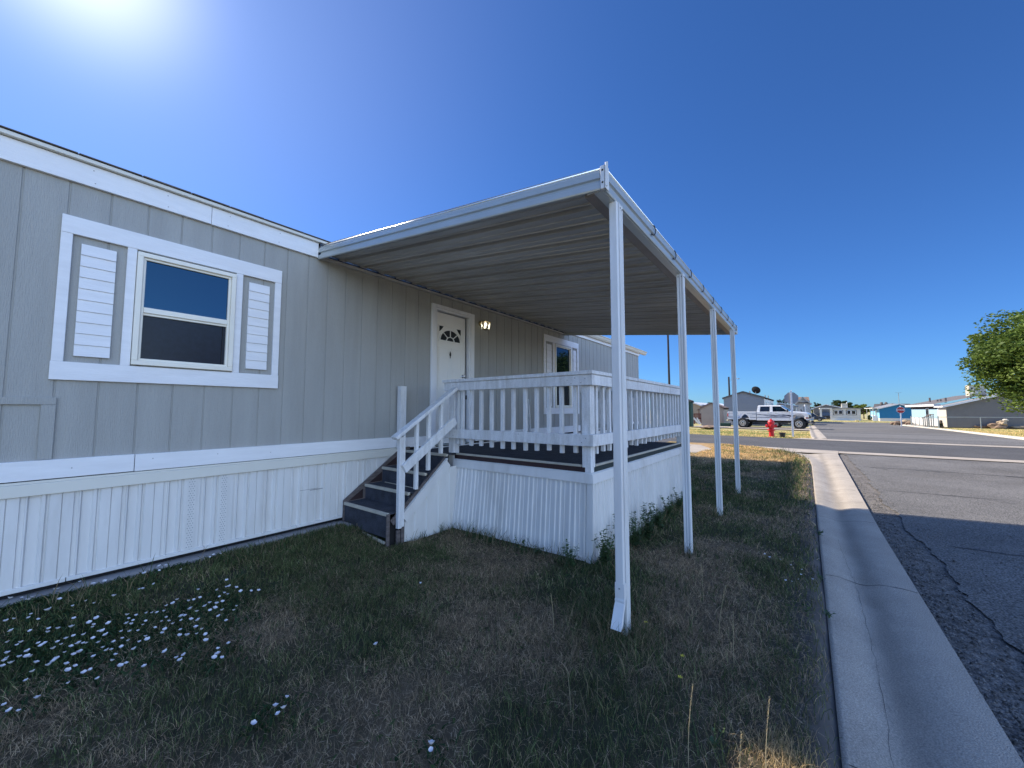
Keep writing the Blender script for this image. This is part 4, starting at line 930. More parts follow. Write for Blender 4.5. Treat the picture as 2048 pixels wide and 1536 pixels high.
f.prism([Vector((a0.x-.026, AYo-.128, 0)), Vector((a0.x-.016, AYo-.128, 0)), Vector((a0.x-.020, AYo-.146, 0))], (0, 0, AZo-.06), (0, 0, AZo+.088))
f.build('corner_cap', M['metal_white'], aw, bevel=.002)
f = MB(); 
for dz in (-.03, .045): f.lathe([(.006, -.0255), (.006, -.028), (.002, -.030)], (a0.x, AYo-.111, AZo+dz), 8, 'x')
f.build('cap_screws', M['dark'], aw)
f = MB(); f.box(a1.x-.002, a1.x+.022, AYo-.124, AYo+.0, AZo-.066, AZo+.08); f.build('corner_cap', M['metal_white'], aw, bevel=.002)
M['roll'] = mat('polished aluminium roll', (.80, .82, .82), .18, metal=.9, var=.03)
f = MB(); f.tube([awp(0, 0)+Vector((-.010, .0, .071)), awp(0, 1)+Vector((-.010, -.09, .066))], .0075, 8); f.build('fascia_roll', M['roll'], aw, smooth=True)
f = MB(); f.tube([awp(0, 0)+Vector((-.018, .0, .030)), awp(0, 1)+Vector((-.018, -.09, .025))], .004, 8); f.build('fascia_roll', M['roll'], aw, smooth=True)
f = MB(); f.tube([a0+Vector((0, -.108, .081)), a1+Vector((0, -.108, .081))], .006, 8); f.build('fascia_roll', M['roll'], aw, smooth=True)
# beam the posts carry (hangs below the pans)
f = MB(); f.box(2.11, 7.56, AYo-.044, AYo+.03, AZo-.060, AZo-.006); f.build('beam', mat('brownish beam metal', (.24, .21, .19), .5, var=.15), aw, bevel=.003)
# wall ledger
f = MB(); f.box(1.93, 7.09, WY-.05, WY-.001, 1.590, 1.615); f.build('wall_ledger', M['pan'], aw)
# closing pieces at the ends of the ribs by the wall
f = MB(); 
for k in range(nP):
    p = awp((k+.97)/nP, .004); f.box(p.x-.035, p.x+.035, WY-.036, WY-.031, p.z-.004, p.z+.055)
f.build('rib_end_caps', M['pan'], aw)
# hangers
for k in range(9):
    hx = [2.95, 3.55, 4.15, 4.75, 5.35, 5.95, 6.5, 7.0, 7.42][k]
    f = MB(); y_ = AYo-.122; zb = AZo-.062
    f.tube([(hx-.02, y_-.004, zb+.036), (hx+.012, y_-.006, zb+.040), (hx+.035, y_-.006, zb+.050), (hx+.052, y_-.008, zb+.072), (hx+.056, y_-.008, zb+.098), (hx+.046, y_-.006, zb+.118), (hx+.030, y_-.002, zb+.126)], .0045, 6)
    f.lathe([(.009, 0), (.009, -.006)], (hx-.022, y_, zb+.036), 8, 'y')
    tag(f.build('hanger_hook', M['black_plastic'], aw, smooth=True))
# posts
def post_profile(s_):
    h = s_/2; g = .007; pts_ = []
    side = [(-h, -h), (-h*.62, -h), (-h*.54, -h+g), (-h*.18, -h+g), (-h*.10, -h+.001), (h*.10, -h+.001), (h*.18, -h+g), (h*.54, -h+g), (h*.62, -h)]
    for k in range(4):
        a = k*math.pi/2; c, s2 = math.cos(a), math.sin(a)
        for x, y in side: pts_.append((x*c-y*s2, x*s2+y*c))
    return pts_
PX = [(2.302, .915), (3.875, .910), (5.475, .908), (7.06, .900)]
pm_ = MB(); pr = post_profile(.060); pm_.prism([Vector((x, y, 0)) for x, y in pr], (0, 0, 0), (0, 0, 1))
for i, (x, y) in enumerate(PX):
    p = MB(); top = AZo-.066; p.prism([Vector((x+a, y+b, 0)) for a, b in pr], (0, 0, -1.33), (0, 0, top))
    o = p.build('post', M['metal_white'], aw)
    b_ = MB()
    for dx in (-.015, .015): b_.lathe([(.004, -.031), (.004, -.034)], (x+dx, y, top-.03), 8, 'y'); b_.lathe([(.004, -.031), (.004, -.034)], (x-.0, y+dx, top-.03), 8, 'x')
    b_.build('post_screws', M['dark'], o)
# downspout in front of first post
dsx, dsy = 2.250, .912
d = MB(); hw, hd_ = .015, .0255
d.box(dsx-hw, dsx+hw, dsy-hd_, dsy+hd_, -1.02, AZo-.068)
ds = d.build('downspout', M['metal_white'], aw, bevel=.005, seg=2)
d = MB(); hw2, hd2 = .033, .041
p0 = Vector((dsx, dsy, -.985)); 
rings = [(Vector((dsx, dsy, -1.015)), .0165, .028), (Vector((dsx, dsy, -1.09)), .0165, .028), (Vector((dsx-.002, dsy, -1.10)), .0145, .027), (Vector((dsx-.003, dsy, -1.108)), .017, .029), (Vector((dsx-.006, dsy, -1.118)), .0145, .027), (Vector((dsx-.018, dsy, -1.14)), .017, .029), (Vector((dsx-.075, dsy-.004, -1.235)), .019, .031)]
vs = []
for i, (c, a, b) in enumerate(rings):
    tilt = 0 if i < 3 else min(.55, .14*(i-2)+.05)
    for sx_, sy_ in ((-1, -1), (1, -1), (1, 1), (-1, 1)): vs.append((c.x+sx_*a*math.cos(tilt), c.y+sy_*b, c.z-sx_*a*math.sin(tilt)*-1))
d.add(vs, [(4*i+k, 4*i+(k+1) % 4, 4*i+4+(k+1) % 4, 4*i+4+k) for i in range(len(rings)-1) for k in range(4)])
el = d.build('downspout_elbow', M['metal_white'], ds); sl = el.modifiers.new('s', 'SOLIDIFY'); sl.thickness = .002; sl.offset = -1
d = MB(); d.lathe([(.005, -.0168), (.005, -.019), (.002, -.020)], (dsx, dsy-.0, -1.045), 10, 'x'); d.build('elbow_screw', M['galv'], ds)

# ------------------------------------------------------------------ deck
dk = W(empty('porch_deck', (4.7, 2.7, -1.315), 'raised porch deck with dark carpet, white ribbed skirting and white baluster railing', 'deck'))
KX0, KX1, KY0, KY1 = 3.16, 6.42, 1.53, WY-.03
f = MB(); f.box(KX0+.02, KX1, KY0+.02, KY1, -.545, -.515); f.build('deck_floor', M['carpet'], dk)
f = MB(); f.box(KX0+.0, KX0+.03, KY0+.10, 3.27, -.512, -.492); f.build('edge_strip', M['nosing'], dk, bevel=.004)
f = MB(); f.box(KX0+.10, KX1, KY0+.0, KY0+.03, -.512, -.492); f.build('edge_strip', M['nosing'], dk, bevel=.004)
f = MB(); f.box(KX0-.0, KX0+.018, KY0+.06, 3.24, -.555, -.5125); f.build('rim_board', M['redwood'], dk)
f = MB(); f.box(KX0+.06, KX1, KY0-.0, KY0+.018, -.555, -.5125); f.build('rim_board', mat('dark rim', (.02, .03, .028), .8), dk)
f = MB()   # top trim of skirting, slightly sloping out
sy = KY0-.022; sx = KX0-.022
f.add([(sx+.02, sy+.02, -.555), (sx, sy, -.565), (sx-.012, sy-.012, -.645), (sx+.012, sy+.012, -.645),
       (sx+.02, 3.24, -.555), (sx, 3.24, -.565), (sx-.012, 3.24, -.645), (sx+.012, 3.24, -.645)], [(0, 4, 5, 1), (1, 5, 6, 2), (2, 6, 7, 3), (4, 5, 6, 7)])
f.build('skirting_trim', M['vinyl'], dk)
f = MB(); xe = KX1+.02
f.add([(sx+.02, sy+.02, -.555), (sx, sy, -.565), (sx-.012, sy-.012, -.645), (sx+.012, sy+.012, -.645),
       (xe, sy+.02, -.555), (xe, sy, -.565), (xe, sy-.012, -.645), (xe, sy+.012, -.645)], [(0, 4, 5, 1), (1, 5, 6, 2), (2, 6, 7, 3), (4, 5, 6, 7)])
f.build('skirting_trim', M['vinyl'], dk)
def ribskirt(p, q, z0, z1, flare, out, per=.155, flare2=None):
    p = Vector(p); q = Vector(q); L = (q-p).length; d_ = (q-p)/L; o_ = Vector(out); mb = MB(); pr = []
    s_ = 0
    while s_ < L:
        for t, dep in ((0, 0), (.006, .010), (.020, .010), (.026, 0), (.052, 0), (.058, .010), (.072, .010), (.078, 0), (.113, 0), (.116, .006), (.119, 0)):
            if s_+t < L: pr.append((s_+t, dep))
        s_ += per
    pr.append((L, 0)); vs = []
    for t, dep in pr:
        b = p+d_*t
        fl = flare if flare2 is None else flare+(flare2-flare)*t/L
        vs += [tuple(b+o_*dep+Vector((0, 0, z1))), tuple(b+o_*(dep+fl)+Vector((0, 0, z0)))]
    mb.add(vs, [(2*i, 2*i+2, 2*i+3, 2*i+1) for i in range(len(pr)-1)]); return mb
ribskirt((KX0-.01, KY0-.01, 0), (KX0-.01, 3.29, 0), -1.30, -.640, .045, (-1, 0, 0), .152, .085).build('front_skirting', M['vinyl'], dk)
ribskirt((KX0-.01, KY0-.01, 0), (xe, KY0-.01, 0), -1.31, -.640, .012, (0, -1, 0), .19).build('side_skirting', M['vinyl'], dk)
ribskirt((xe, KY0-.01, 0), (xe, WY-.05, 0), -1.31, -.56, .0, (1, 0, 0), .19).build('end_skirting', M['vinyl'], dk)
f = MB(); f.obox((KX0-.06, KY0+.02, -1.285), (KX0-.06, 2.25, -1.292), .014, .034); f.obox((KX0-.052, 2.3, -1.29), (KX0-.052, 3.3, -1.29), .010, .02); f.build('skirting_base_trim', M['vinyl'], dk)
# corner strip
f = MB(); f.add([(KX0-.026, KY0-.026, -.64), (KX0+.02, KY0-.022, -.64), (KX0-.022, KY0+.035, -.64), (KX0-.068, KY0-.034, -1.31), (KX0-.02, KY0-.036, -1.31), (KX0-.066, KY0+.03, -1.31)], [(0, 1, 4, 3), (0, 3, 5, 2)]); f.build('corner_trim', M['vinyl'], dk)
# posts
def post(x, y, z0, z1, s_=.088, name='railing_post', par=dk, m='rail'):
    f_ = MB(); f_.box(x-s_/2, x+s_/2, y-s_/2, y+s_/2, z0, z1); return f_.build(name, M[m], par, bevel=.005, seg=2)
ZT, ZB = .345, .228            # top board
c1 = (KX0+.045, KY0+.045)
post(*c1, -.56, .228)
post(KX0+.044, 3.30, -.70, .228)
post(KX1-.05, KY0+.045, -.52, .228)
post(KX1-.05, 3.22, -.52, .30)
# caps and boards: front (facing the camera)
f = MB(); f.box(KX0-.055, KX0+.095, KY0-.052, 3.41, .318, .352); f.build('top_rail_cap', M['rail'], dk, bevel=.004)
f = MB(); f.box(KX0+.097, KX1+.02, KY0-.053, KY0+.095, .319, .353); f.build('top_rail_cap', M['rail'], dk, bevel=.004)
f = MB(); f.box(KX0-.040, KX0-.002, KY0-.041, 3.39, .222, .317); f.build('top_rail', M['rail'], dk, bevel=.003)
f = MB(); f.box(KX0-.0015, KX1, KY0-.040, KY0-.002, .222, .317); f.build('top_rail', M['rail'], dk, bevel=.003)
f = MB(); f.box(KX0-.040, KX0-.002, KY0-.041, 3.39, -.322, -.218); f.build('lower_rail', M['rail'], dk, bevel=.003)
f = MB(); f.box(KX0-.0015, KX1, KY0-.040, KY0-.002, -.322, -.218); f.build('lower_rail', M['rail'], dk, bevel=.003)
f = MB(); f.box(KX1-.03, KX1+.01, KY0+.1, 3.26, .20, .30); f.box(KX1-.05, KX1+.05, KY0+.1, 3.28, .3005, .335); f.build('top_rail', M['rail'], dk, bevel=.003)
f = MB(); f.box(KX1+.0, KX1+.036, KY0+.0, 3.26, -.33, -.23); f.build('lower_rail', M['rail'], dk, bevel=.003)
# balusters: front seen px 912..1147, equally spaced
def baluster(x, y, lo, hi, par=dk, s_=.036):
    f_ = MB(); j = rnd.uniform(-.004, .004); t = rnd.uniform(-.003, .003)
    f_.add([(x-s_/2, y-s_/2+j, lo), (x+s_/2, y-s_/2+j, lo), (x+s_/2, y+s_/2+j, lo), (x-s_/2, y+s_/2+j, lo), (x-s_/2, y-s_/2+j+t, hi), (x+s_/2, y-s_/2+j+t, hi), (x+s_/2, y+s_/2+j+t, hi), (x-s_/2, y+s_/2+j+t, hi)], [(0, 1, 2, 3), (4, 5, 6, 7), (0, 1, 5, 4), (1, 2, 6, 5), (2, 3, 7, 6), (3, 0, 4, 7)])
    return f_.build('baluster', M['rail'], par, bevel=.002)
for k in range(12):
    y = [1.691, 1.829, 1.972, 2.115, 2.255, 2.403, 2.547, 2.698, 2.847, 2.996, 3.135, 3.19][k]; baluster(KX0+.017, y, -.385-rnd.uniform(0, .02), .222)
nb = 21
for k in range(nb):
    x = 3.30+k*(6.30-3.30)/(nb-1); baluster(x, KY0+.017, -.385-rnd.uniform(0, .02), .222)
for k in range(11):
    y = 1.72+k*.14; baluster(KX1-.012, y, -.42, .20)
# nail marks
f = MB()
for (y, z) in ((1.56, .28), (1.60, .245), (1.66, .29), (1.70, .24), (1.74, .275), (1.56, -.25), (1.60, -.29), (3.24, .28), (3.22, .25), (3.2, -.25), (3.23, -.29), (2.3, -.24), (1.58, .335)):
    f.lathe([(.004, -.0425), (.004, -.0435)], (KX0+.0015, y, z), 6, 'x')
f.build('nail_heads', M['oldwood'], dk)
# knee boards of the middle post bottom (rotted end)
f = MB(); f.box(KX0-.03, KX0+.05, 3.25, 3.35, -.715, -.702); f.build('post_foot', M['oldwood'], dk)

# ------------------------------------------------------------------ steps
st = W(empty('porch_steps', (2.7, 3.65, -1.315), 'four dark carpeted porch steps with tan nosings and white handrail against the home', 'steps'))
SY0, SY1 = 3.205, 3.985
nos = [(2.255, -.985), (2.495, -.828), (2.71, -.662), (3.01, -.490)]
bot = -1.22
for i, (x, z) in enumerate(nos):
    zb = bot if i == 0 else nos[i-1][1]-.01
    f = MB(); f.box(x, x+.018, SY0+.012, SY1-.006, zb, z-.018); f.build('riser', M['carpet'], st)
    xn = nos[i+1][0] if i < 3 else 3.165
    f = MB(); f.box(x, xn, SY0+.012, SY1-.006, z-.018, z-.004); f.build('tread', M['carpet'], st)
    f = MB(); f.box(x-.012, x+.020, SY0+.004, SY1-.004, z-.030, z+.0); 
    f.build('nosing', M['nosing'], st, bevel=.005, seg=2)
f = MB(); f.obox((2.245, SY0+.03, -1.262), (2.245, SY0+.52, -1.232), .02, .022); f.build('loose_strip', M['nosing'], st, bevel=.002)
f = MB(); f.obox((2.66, SY0+.13, -.824), (2.67, SY1-.12, -.822), .010, .006); f.build('loose_strip', M['nosing'], st)
f = MB(); poly = [Vector((2.242, SY1, -1.20)), Vector((2.242, SY1, -.97)), Vector((2.98, SY1, -.46)), Vector((3.10, SY1, -.46)), Vector((3.10, SY1, -.9)), Vector((2.6, SY1, -1.20))]
f.prism(poly, (0, -.008, 0), (0, .012, 0)); f.build('stringer', M['oldwood'], st)
f = MB(); f.obox((2.30, SY0+.002, -1.085), (2.99, SY0+.002, -.545), .016, .06); f.build('stringer', M['oldwood'], st)
f = MB(); f.box(2.240, 2.274, SY0-.008, SY0+.010, -1.29, -.99); f.build('riser_end', M['oldwood'], st, bevel=.003)
f = MB(); f.box(2.30, 3.1, SY0+.03, SY0+.04, -1.31, -1.05); f.build('under_steps', M['dark'], st)
for (x, z) in nos[:3]:
    f = MB(); f.add([(x+.04, SY1-.009, z+.004), (x+.21, SY1-.009, z+.004), (x+.21, SY1-.009, z+.11)], [(0, 1, 2)]); f.build('stringer_stain', M['redwood'], st)
# closed side skirt (white, triangular) facing the street
f = MB(); vs = []; pr = []; x = 2.42
pts_ = [(2.43, 0), (2.55, 0), (2.555, .008), (2.575, .008), (2.58, 0), (2.70, 0), (2.705, .008), (2.725, .008), (2.73, 0), (2.86, 0), (2.865, .008), (2.885, .008), (2.89, 0), (3.02, 0), (3.025, .008), (3.045, .008), (3.05, 0), (3.15, 0)]
for x, dpt in pts_:
    zt = min(-.63, -1.09+(x-2.43)*.83); vs += [(x, SY0-.022-dpt, -1.31+(0.02 if x < 2.5 else 0)), (x, SY0-.022-dpt, zt)]
f.add(vs, [(2*i, 2*i+2, 2*i+3, 2*i+1) for i in range(len(pts_)-1)]); f.build('side_skirting', M['vinyl'], st)
f = MB(); f.obox((2.42, SY0-.03, -1.07), (3.00, SY0-.03, -.585), .016, .085); f.build('side_trim', M['vinyl'], st, bevel=.002)
f = MB(); f.obox((2.385, SY0-.026, -1.035), (2.985, SY0-.026, -.535), .03, .014); f.build('side_cap', M['vinyl'], st)
# newel at bottom, tall loose post by the wall, handrail
f = MB(); f.box(2.335, 2.375, SY0-.055, SY0-.010, -1.14, -.265); f.box(2.3755, 2.405, SY0-.053, SY0-.012, -1.13, -.25); f.build('newel_post', M['rail'], st, bevel=.003)
f = MB(); f.box(2.34, 2.38, SY0-.03, SY0-.005, -1.32, -1.16); f.box(2.385, 2.42, SY0-.04, SY0-.02, -1.32, -1.14); f.build('rotted_foot', M['oldwood'], st, bevel=.004)
f = MB(); f.box(2.905, 2.985, 3.915, 3.99, -.47, .292); f.build('wall_post', M['rail'], st, bevel=.003)
hr0 = Vector((2.285, SY0-.03, -.275)); hr1 = Vector((3.095, SY0-.03, .245))
f = MB(); f.obox(hr0, hr1, .085, .036); f.build('handrail', M['rail'], st, bevel=.004)
f = MB(); f.obox((2.335, SY0-.085, -.315), (3.10, SY0-.085, .195), .03, .03); 
lr = MB(); lr.obox((2.375, SY0-.065, -.575), (3.06, SY0-.065, -.115), .034, .09); lr.build('lower_handrail', M['rail'], st, bevel=.003)
for x, top, lo in ((2.555, -.12, -.80), (2.714, -.02, -.63), (2.88, .085, -.47)):
    baluster(x, SY0-.030, lo, top, st)

# loose white plank leaning on the wall by the second window
f = MB(); f.obox((5.38, 3.72, -.515), (5.60, 3.93, .185), .065, .02, (1, 0, 0)); o = f.build('loose_board', M['rail'], bevel=.002); tag(o, 'narrow white board leaning against the wall between door and second window', 'board')
o.location = (0, 0, 0)

# ================================================================== across the street and beyond
def box_on(mb, x0, x1, y0, y1, z0, z1): return mb.box(x0, x1, y0, y1, z0, z1)

# hydrant
hp = Vector((24.6, 1.50, -1.42)); hy = empty('fire_hydrant', hp, 'red fire hydrant standing on the sunlit lawn across the street', 'hydrant', rz=R(20)); HS = 1.12
f = MB(); f.lathe([(r*HS, z*HS) for r, z in ((.15, 0), (.15, .03), (.105, .035), (.105, .30), (.17, .31), (.17, .345), (.105, .355), (.105, .60), (.125, .61), (.135, .64), (.125, .67))], n=20); f.build('barrel', M['red'], hy, smooth=False)
f = MB(); f.lathe([(r*HS, z*HS) for r, z in ((.145, .671), (.145, .695), (.125, .72), (.10, .77), (.05, .81), (.028, .82), (.028, .86), (.01, .865))], n=20); f.build('bonnet', M['red'], hy)
for k in range(8):
    a = k*math.pi/4; f = MB(); f.lathe([(.016, .29*HS), (.016, .37*HS)], (.145*HS*math.cos(a), .145*HS*math.sin(a), 0), 6); f.build('bolt', M['red'], hy)
for ax, sgn, r_ in (('y', -1, .055), ('y', 1, .055), ('x', -1, .08)):
    f = MB(); f.lathe([(r_*HS, sgn*.09*HS), (r_*HS, sgn*.17*HS), (r_*1.25*HS, sgn*.172*HS), (r_*1.25*HS, sgn*.215*HS), (.022*HS, sgn*.22*HS), (.022*HS, sgn*.25*HS)], (0, 0, .52*HS), 14, ax); f.build('outlet', M['red'], hy)

# plastic pot
p = Vector((24.3, 1.02, -1.41)); pt = empty('plant_pot', p, 'small black plastic pot standing on the dry grass between hydrant and sign', 'pot')
f = MB(); f.lathe([(.10, 0), (.135, .21), (.15, .212), (.15, .25), (.135, .25), (.125, .215), (.09, .02)], n=16); f.build('pot_body', M['black_plastic'], pt)
for s_ in (-1, 1): f = MB(); f.box(s_*.15-.015, s_*.15+.015, -.03, .03, .215, .235); f.build('pot_lug', M['black_plastic'], pt)

def letters(txt, size, depth_, m_, name, parent, loc, rot):
    cu = bpy.data.curves.new(name, 'FONT'); cu.body = txt; cu.size = size; cu.extrude = depth_; cu.align_x = 'CENTER'; cu.align_y = 'CENTER'; cu.offset = .006
    ob = bpy.data.objects.new(name, cu); C.objects.link(ob); dg = bpy.context.evaluated_depsgraph_get(); me = bpy.data.meshes.new_from_object(ob.evaluated_get(dg)); bpy.data.objects.remove(ob)
    me.materials.clear(); me.materials.append(m_); o2 = bpy.data.objects.new(name, me); C.objects.link(o2); o2.parent = parent; o2.location = loc; o2.rotation_euler = rot; return o2
def stop_sign(x, y, zb, label, size, hc, htop, face, postw=.07, lean=0):
    "octagon sign; local -X is the side turned to the camera. face=True shows the red face there"
    r0 = empty('stop_sign', (x, y, zb), label, 'sign', rz=0 if not lean else lean)
    R_ = size/2/math.cos(math.pi/8); oc = [Vector((0, R_*math.cos(a+math.pi/8), hc+R_*math.sin(a+math.pi/8))) for a in np.arange(8)*math.pi/4]
    f = MB(); f.prism([Vector((-postw/2, -postw/2, 0)), Vector((postw/2, -postw/2, 0)), Vector((postw/2, postw/2, 0)), Vector((-postw/2, postw/2, 0))], (0, 0, -.2), (0, 0, htop)); f.build('signpost', M['white_paint'], r0, bevel=.004)
    xs = -postw/2-.012 if face else postw/2+.004
    f = MB(); f.prism(oc, (xs, 0, 0), (xs+.004, 0, 0))
    pl = f.build('sign_plate', M['sign_back'] if not face else M['white_paint'], r0)
    fx = (xs-.002) if face else (xs+.006)
    s2 = .93; oc2 = [Vector((0, v.y*s2, hc+(v.z-hc)*s2)) for v in oc]
    f = MB(); f.prism(oc2, (fx, 0, 0), (fx+.001, 0, 0)); f.build('red_face', M['signred'], pl)
    if face: letters('STOP', size*.42, .001, M['white_paint'], 'lettering', pl, (fx-.003, 0, hc), (R(90), 0, R(-90)))
    for dz in (-.2, .2):
        f = MB(); f.lathe([(.012, -.004), (.012, -.012)], (-postw/2 if not face else fx, 0, hc+dz*size/.6), 8, 'x'); f.build('sign_bolt', M['galv'], pl)
    return r0
stop_sign(25.3, .60, -1.42, 'back of a grey octagonal sign on a white post at the near street corner', .61, 2.05, 2.46, False, postw=.085)
q = at(1801, 46); stop_sign(q.x, q.y, gz(q.x), 'red stop sign in front of the blue house by the rock pile', .72, 1.96, 2.48, True, postw=.10)
q = at(1709, 88); stop_sign(q.x, q.y, gz(q.x)+.1, 'small distant red stop sign before the far white home with four windows', .75, 1.85, 2.2, True, postw=.09)
q = at(1610, 44); stop_sign(q.x, q.y, gz(q.x), 'pale back of a second octagonal sign beyond the hood of the pickup truck', .72, 1.95, 2.45, False, postw=.09, lean=R(35))

# ---------------- pickup truck (local: +x forward, +y left side, z up; the camera sees its right side, -y)
A_ = Vector((41.6, 4.72)); B_ = Vector((41.15, .52))        # rear and front right wheels on the ground
dv = (B_-A_).normalized(); ang = math.atan2(dv.y, dv.x); mid = A_.lerp(B_, .5); left = Vector((-dv.y, dv.x)); ctr = mid+left*.95
WB = (B_-A_).length; 
tk = empty('pickup_truck', (ctr.x, ctr.y, gz(ctr.x)+.0), 'white crew cab pickup truck with dark side graphics parked on the driveway across the street', 'truck', rz=ang)
fx, rx = WB/2, -WB/2; HWD = .98; tk.scale = (1, 1, 1.07)
def side_prof(mb, pts, y0, y1):
    mb.prism([Vector((x, 0, z)) for x, z in pts], (0, y0, 0), (0, y1, 0))
def arch(cx_, r_, z0, n=9): return [(cx_+r_*math.cos(a), z0+r_*math.sin(a)) for a in np.linspace(math.pi, 0, n)]
wr = .43
# bed
bed_r = rx-1.25; cab_r = rx+1.12; cab_f = fx-.62; nose = fx+.66
for (yy0, yy1) in ((-HWD, -HWD+.12), (HWD-.12, HWD)):
    f = MB(); pts = [(bed_r, .74)]+[(rx-.54, .70)]+arch(rx, .54, .70)[1:-1]+[(rx+.54, .70), (cab_r-.02, .70), (cab_r-.02, 1.40), (bed_r+.03, 1.40), (bed_r, 1.34)]
    side_prof(f, pts, yy0, yy1); f.build('bed_side', M['truckpaint'], tk, bevel=.012, seg=2)
f = MB(); f.box(bed_r, bed_r+.05, -HWD+.121, HWD-.121, .74, 1.38); f.build('tailgate', M['truckpaint'], tk, bevel=.01)
f = MB(); f.box(bed_r+.06, cab_r-.03, -HWD+.121, HWD-.121, .76, .80); f.box(cab_r-.08, cab_r-.03, -HWD+.121, HWD-.121, .80, 1.40); f.build('bed_floor', M['truckpaint'], tk)
for s_ in (-1, 1):
    f = MB(); f.box(bed_r+.0, bed_r+.07, s_*(HWD+.004)-.03, s_*(HWD+.004)+.03, .96, 1.24); f.build('tail_light', M['redlens'], tk, bevel=.01)
f = MB(); f.box(bed_r-.14, bed_r-.01, -HWD+.03, HWD-.03, .58, .72); f.build('rear_bumper', M['chrome'], tk, bevel=.02)
# cab lower body with doors
f = MB(); pts = [(cab_r, .66), (fx-.56, .66)]+arch(fx, .54, .70)[1:-1]+[(fx+.54, .70), (nose-.02, .74), (nose, 1.20), (nose-.06, 1.28), (fx-.3, 1.375), (cab_f+.02, 1.40), (cab_r, 1.40)]
side_prof(f, pts, -HWD, HWD); f.build('cab_body', M['truckpaint'], tk, bevel=.025, seg=2)
f = MB(); f.box(cab_f+.1, nose-.05, -HWD+.12, HWD-.12, 1.30, 1.33)
pts = [(cab_f+.0, 1.385), (cab_f+.05, 1.42), (fx-.2, 1.41), (nose-.25, 1.36), (nose-.05, 1.28), (nose-.05, 1.1), (cab_f, 1.1)]
f = MB(); side_prof(f, pts, -HWD+.07, HWD-.07); f.build('hood', M['truckpaint'], tk, bevel=.03, seg=2)
# greenhouse
f = MB(); y = HWD-.06; yt = HWD-.18; zr = 1.93; zb_ = 1.385
rb, rf_, wf, wb = cab_r+.03, cab_r+.10, cab_f-.62, cab_f+.02      # rear bottom, rear top, windscreen top, windscreen bottom
# pillars and roof
def pillar(xb0, xb1, xt0, xt1, s_):
    f.add([(xb0, s_*y, zb_), (xb1, s_*y, zb_), (xt1, s_*yt, zr-.09), (xt0, s_*yt, zr-.09), (xb0, s_*(y-.05), zb_), (xb1, s_*(y-.05), zb_), (xt1, s_*(yt-.05), zr-.09), (xt0, s_*(yt-.05), zr-.09)], [(0, 1, 2, 3), (4, 5, 6, 7), (0, 1, 5, 4), (1, 2, 6, 5), (2, 3, 7, 6), (3, 0, 4, 7)])
midp = (cab_r+cab_f)/2-.12
for s_ in (-1, 1):
    pillar(rb, rb+.22, rf_, rf_+.20, s_); pillar(midp-.10, midp+.12, midp-.10, midp+.10, s_); pillar(wb-.10, wb, wf-.07, wf, s_)
f.add([(rf_-.02, -yt-.01, zr-.095), (wf+.03, -yt-.01, zr-.095), (wf+.03, yt+.01, zr-.095), (rf_-.02, yt+.01, zr-.095), (rf_+.04, -yt+.06, zr), (wf-.06, -yt+.06, zr), (wf-.06, yt-.06, zr), (rf_+.04, yt-.06, zr)], [(0, 1, 2, 3), (4, 5, 6, 7), (0, 1, 5, 4), (1, 2, 6, 5), (2, 3, 7, 6), (3, 0, 4, 7)])
f.build('cab_roof', M['truckpaint'], tk, bevel=.02, seg=2)
for s_ in (-1, 1):
    f = MB(); f.add([(rb+.2, s_*(y-.02), zb_), (midp-.09, s_*(y-.02), zb_), (midp-.09, s_*(yt-.02), zr-.10), (rb+.27, s_*(yt-.02), zr-.10)], [(0, 1, 2, 3)]); f.build('side_window', M['glass_dark'], tk)
    f = MB(); f.add([(midp+.11, s_*(y-.02), zb_), (wb-.09, s_*(y-.02), zb_), (wf-.06, s_*(yt-.02), zr-.10), (midp+.09, s_*(yt-.02), zr-.10)], [(0, 1, 2, 3)]); f.build('side_window', M['carglass'], tk)
f = MB(); f.add([(wb+.02, -y+.04, zb_), (wb+.02, y-.04, zb_), (wf+.01, yt-.03, zr-.10), (wf+.01, -yt+.03, zr-.10)], [(0, 1, 2, 3)]); f.build('windscreen', M['glass_dark'], tk)
f = MB(); f.add([(rb, -y+.06, zb_), (rb, y-.06, zb_), (rf_, yt-.03, zr-.10), (rf_, -yt+.03, zr-.10)], [(0, 1, 2, 3)]); f.build('rear_window', M['glass_dark'], tk)
# side trim: mouldings, seams, decals, silver lower paint
f = MB(); f.box(bed_r+.03, cab_r-.02, -HWD-.004, -HWD-.001, .745, .93); 
f = MB()
for x0, x1 in ((bed_r+.05, rx-.6), (rx+.6, cab_r-.04), (cab_r+.03, fx-.62)): f.box(x0, x1, -HWD-.006, -HWD-.001, .905, .945)
for x0, x1 in ((bed_r+.05, rx-.4), (rx+.35, cab_r-.04)): f.box(x0, x1, -HWD-.004, -HWD-.001, 1.245, 1.262)
f.build('side_moulding', M['decal'], tk)
f = MB(); f.box(cab_r-.022, cab_r+.004, -HWD-.003, -HWD+.0, .70, 1.41); f.box(midp, midp+.008, -HWD-.002, -HWD, .70, 1.385); f.box(cab_f-.02, cab_f-.012, -HWD-.002, -HWD, .70, 1.385); f.build('door_seams', M['dark'], tk)
f = MB(); rr = random.Random(4)
def swoosh(x0, x1, z0, amp, th_, ph):
    n = 18; vs = []
    for i in range(n):
        t = i/(n-1); x = x0+(x1-x0)*t; z = z0+amp*math.sin(ph+t*5.2); h_ = th_*math.sin(math.pi*t)**.7*(1+.4*math.sin(t*23))+.003
        vs += [(x, -HWD-.0035, z-h_/2), (x, -HWD-.0035, z+h_/2)]
    f.add(vs, [(2*i, 2*i+2, 2*i+3, 2*i+1) for i in range(n-1)])
